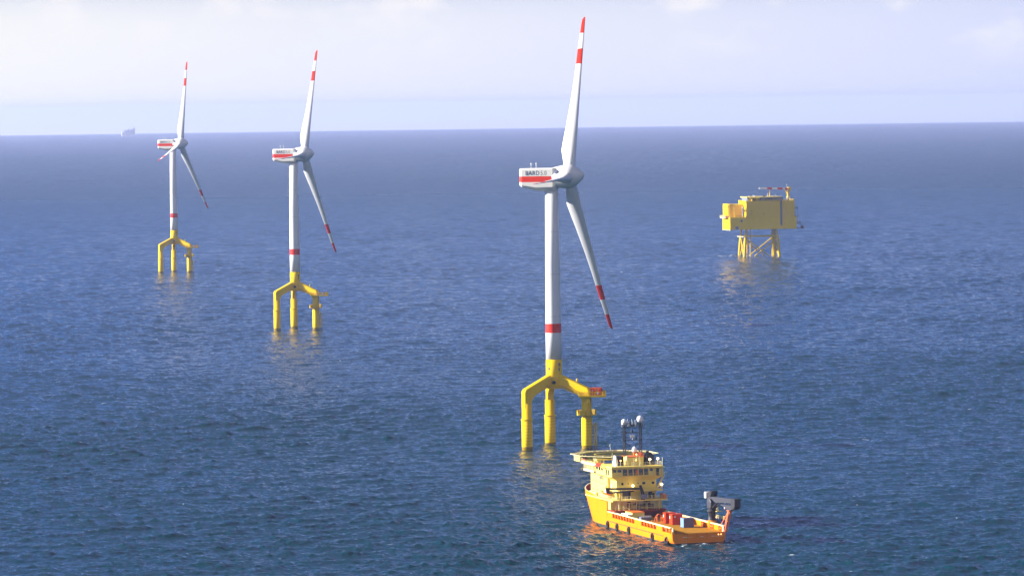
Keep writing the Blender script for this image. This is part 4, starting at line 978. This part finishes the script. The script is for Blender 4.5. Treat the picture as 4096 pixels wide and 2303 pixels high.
nt.links.new(ln.outputs['Value'], rg.inputs[0]); nt.links.new(rg.outputs[0], bs.inputs['Roughness'])     # waves too small to resolve far out
fo = nt.nodes.new('ShaderNodeAttribute'); fo.attribute_name = 'foam'
n2 = nt.nodes.new('ShaderNodeTexNoise'); n2.inputs['Scale'].default_value = 1.1; n2.inputs['Detail'].default_value = 5; n2.inputs['Roughness'].default_value = .7
nt.links.new(geo.outputs['Position'], n2.inputs[0])
ff = math_(nt, 'MULTIPLY', math_(nt, 'SUBTRACT', math_(nt, 'ADD', fo.outputs['Fac'], n2.outputs[0]), .88), 4.)
cl = nt.nodes.new('ShaderNodeClamp'); nt.links.new(ff, cl.inputs[0])
fd = nt.nodes.new('ShaderNodeBsdfDiffuse'); fd.inputs[0].default_value = (.62, .66, .68, 1)
ms = nt.nodes.new('ShaderNodeMixShader'); nt.links.new(cl.outputs[0], ms.inputs[0]); nt.links.new(bs.outputs[0], ms.inputs[1]); nt.links.new(fd.outputs[0], ms.inputs[2])
nt.links.new(ms.outputs[0], nt.nodes['Material Output'].inputs['Surface'])
me.materials.append(m)

# ------------------------------------------------------------------ haze
HZ = 3.5e-5
b = MB().box(-240000, 240000, -240000, 240000, -185, 160)
hz_o = b.build('haze', [], None); hz_o['kind'] = 'stuff'
m = bpy.data.materials.new('haze_air'); m.use_nodes = True; nt = m.node_tree
nt.nodes.remove(nt.nodes['Principled BSDF'])
pv = nt.nodes.new('ShaderNodeVolumePrincipled'); pv.inputs['Color'].default_value = (.595, .665, 1., 1); pv.inputs['Density'].default_value = HZ; pv.inputs['Anisotropy'].default_value = .3
nt.links.new(pv.outputs[0], nt.nodes['Material Output'].inputs['Volume'])
hz_o.data.materials.append(m)

# ------------------------------------------------------------------ world, sun
SUN_EL = math.radians(21.); SUN_AZL = math.radians(94)     # degrees left of the direction towards the camera
sd = Vector((-math.sin(SUN_AZL)*math.cos(SUN_EL), -math.cos(SUN_AZL)*math.cos(SUN_EL), math.sin(SUN_EL)))
L = bpy.data.lights.new('sun', 'SUN'); L.energy = 5.0; L.angle = math.radians(.5); L.color = (1., .93, .87)
lo = bpy.data.objects.new('sun', L); COL.objects.link(lo); lo.rotation_euler = sd.to_track_quat('Z', 'Y').to_euler(); lo.location = (0, 0, 300)
W = bpy.data.worlds.new('World'); scene.world = W; W.use_nodes = True; nt = W.node_tree
bg = nt.nodes['Background']; SKY = .04; bg.inputs[1].default_value = SKY
sk = nt.nodes.new('ShaderNodeTexSky'); sk.sky_type = 'NISHITA'; sk.sun_disc = False
sk.sun_elevation = SUN_EL; sk.sun_rotation = math.atan2(sd.x, sd.y)
sk.altitude = 100; sk.air_density = .4; sk.dust_density = .8; sk.ozone_density = 10
# pale veil of thin cloud and sea air lying low on the horizon, whiter towards the sun
tc = nt.nodes.new('ShaderNodeTexCoord'); xyz = nt.nodes.new('ShaderNodeSeparateXYZ'); nt.links.new(tc.outputs['Generated'], xyz.inputs[0])
az_ = nt.nodes.new('ShaderNodeMapRange'); az_.inputs[1].default_value = -.14; az_.inputs[2].default_value = .16; nt.links.new(xyz.outputs[0], az_.inputs[0])
vc = nt.nodes.new('ShaderNodeMix'); vc.data_type = 'RGBA'; nt.links.new(az_.outputs[0], vc.inputs[0])
VB = 1/SKY/2**EXPO
vc.inputs[6].default_value = (.99*VB, .98*VB, .95*VB, 1); vc.inputs[7].default_value = (.66*VB, .72*VB, .99*VB, 1)
ve = math_(nt, 'POWER', 2.718, math_(nt, 'MULTIPLY', math_(nt, 'POWER', math_(nt, 'DIVIDE', math_(nt, 'MAXIMUM', xyz.outputs[2], 0.), VEIL), 8.), -1.))
vm = nt.nodes.new('ShaderNodeMix'); vm.data_type = 'RGBA'
tn = nt.nodes.new('ShaderNodeMix'); tn.data_type = 'RGBA'; tn.blend_type = 'MULTIPLY'; tn.inputs[0].default_value = 1.; tn.inputs[7].default_value = (*SKYTINT, 1)
nt.links.new(sk.outputs[0], tn.inputs[6])
nt.links.new(ve, vm.inputs[0]); nt.links.new(tn.outputs[2], vm.inputs[6]); nt.links.new(vc.outputs[2], vm.inputs[7])
# a few faint cumulus puffs
mp = nt.nodes.new('ShaderNodeMapping'); mp.inputs['Scale'].default_value = (30, 30, 62); mp.inputs['Location'].default_value = (3.1, 0, .4)
nz = nt.nodes.new('ShaderNodeTexNoise'); nz.inputs['Scale'].default_value = 1.; nz.inputs['Detail'].default_value = 6; nz.inputs['Roughness'].default_value = .55
nt.links.new(tc.outputs['Generated'], mp.inputs[0]); nt.links.new(mp.outputs[0], nz.inputs[0])
rp_ = nt.nodes.new('ShaderNodeMapRange'); rp_.inputs[1].default_value = .54; rp_.inputs[2].default_value = .66
nt.links.new(nz.outputs[0], rp_.inputs[0])
up_ = nt.nodes.new('ShaderNodeMapRange'); up_.inputs[1].default_value = .006; up_.inputs[2].default_value = .02; nt.links.new(xyz.outputs[2], up_.inputs[0])
cm = nt.nodes.new('ShaderNodeMix'); cm.data_type = 'RGBA'
nt.links.new(math_(nt, 'MULTIPLY', math_(nt, 'MULTIPLY', rp_.outputs[0], up_.outputs[0]), .9), cm.inputs[0]); nt.links.new(vm.outputs[2], cm.inputs[6]); cm.inputs[7].default_value = (.96*VB, .94*VB, .97*VB, 1)
# warm-white fill glow added to the unseen sky behind the viewer, brightening shaded sides
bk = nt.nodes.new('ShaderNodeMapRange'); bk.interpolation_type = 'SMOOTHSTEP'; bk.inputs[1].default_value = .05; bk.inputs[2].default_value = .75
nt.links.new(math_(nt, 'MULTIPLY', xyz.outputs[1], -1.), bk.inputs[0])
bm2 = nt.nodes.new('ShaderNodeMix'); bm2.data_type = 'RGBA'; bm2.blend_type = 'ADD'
nt.links.new(bk.outputs[0], bm2.inputs[0]); nt.links.new(cm.outputs[2], bm2.inputs[6]); bm2.inputs[7].default_value = BACK_FILL
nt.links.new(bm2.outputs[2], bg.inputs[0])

# ------------------------------------------------------------------ camera
F, CXp, CYp, YH, ROLL = 17800., 2048., 1151.5, 413., .0137
Pc = math.atan((CYp-YH)/F)
fwd = Vector((0, math.cos(Pc), -math.sin(Pc))); up0 = Vector((0, math.sin(Pc), math.cos(Pc))); r0 = Vector((1, 0, 0))
Rv = r0*math.cos(ROLL)-up0*math.sin(ROLL); Uv = r0*math.sin(ROLL)+up0*math.cos(ROLL)
cam = bpy.data.cameras.new('camera'); co_ = bpy.data.objects.new('camera', cam); COL.objects.link(co_)
mm = Matrix((Rv, Uv, -fwd)).transposed().to_4x4(); mm.translation = (0, 0, 113.)
co_.matrix_world = mm; cam.sensor_width = 36; cam.lens = 36*F/4096; cam.clip_start = 1; cam.clip_end = 400000
scene.camera = co_
# ------------------------------------------------------------------ render
scene.render.engine = 'CYCLES'
scene.view_settings.view_transform = 'Standard'; scene.view_settings.look = 'None'; scene.view_settings.exposure = EXPO; scene.view_settings.gamma = 1
scene.view_settings.use_curve_mapping = False
cy = scene.cycles; cy.use_denoising = True; cy.max_bounces = 6; cy.volume_bounces = 1; cy.glossy_bounces = 3; cy.diffuse_bounces = 2
cy.sample_clamp_indirect = 6; cy.caustics_reflective = False; cy.caustics_refractive = False
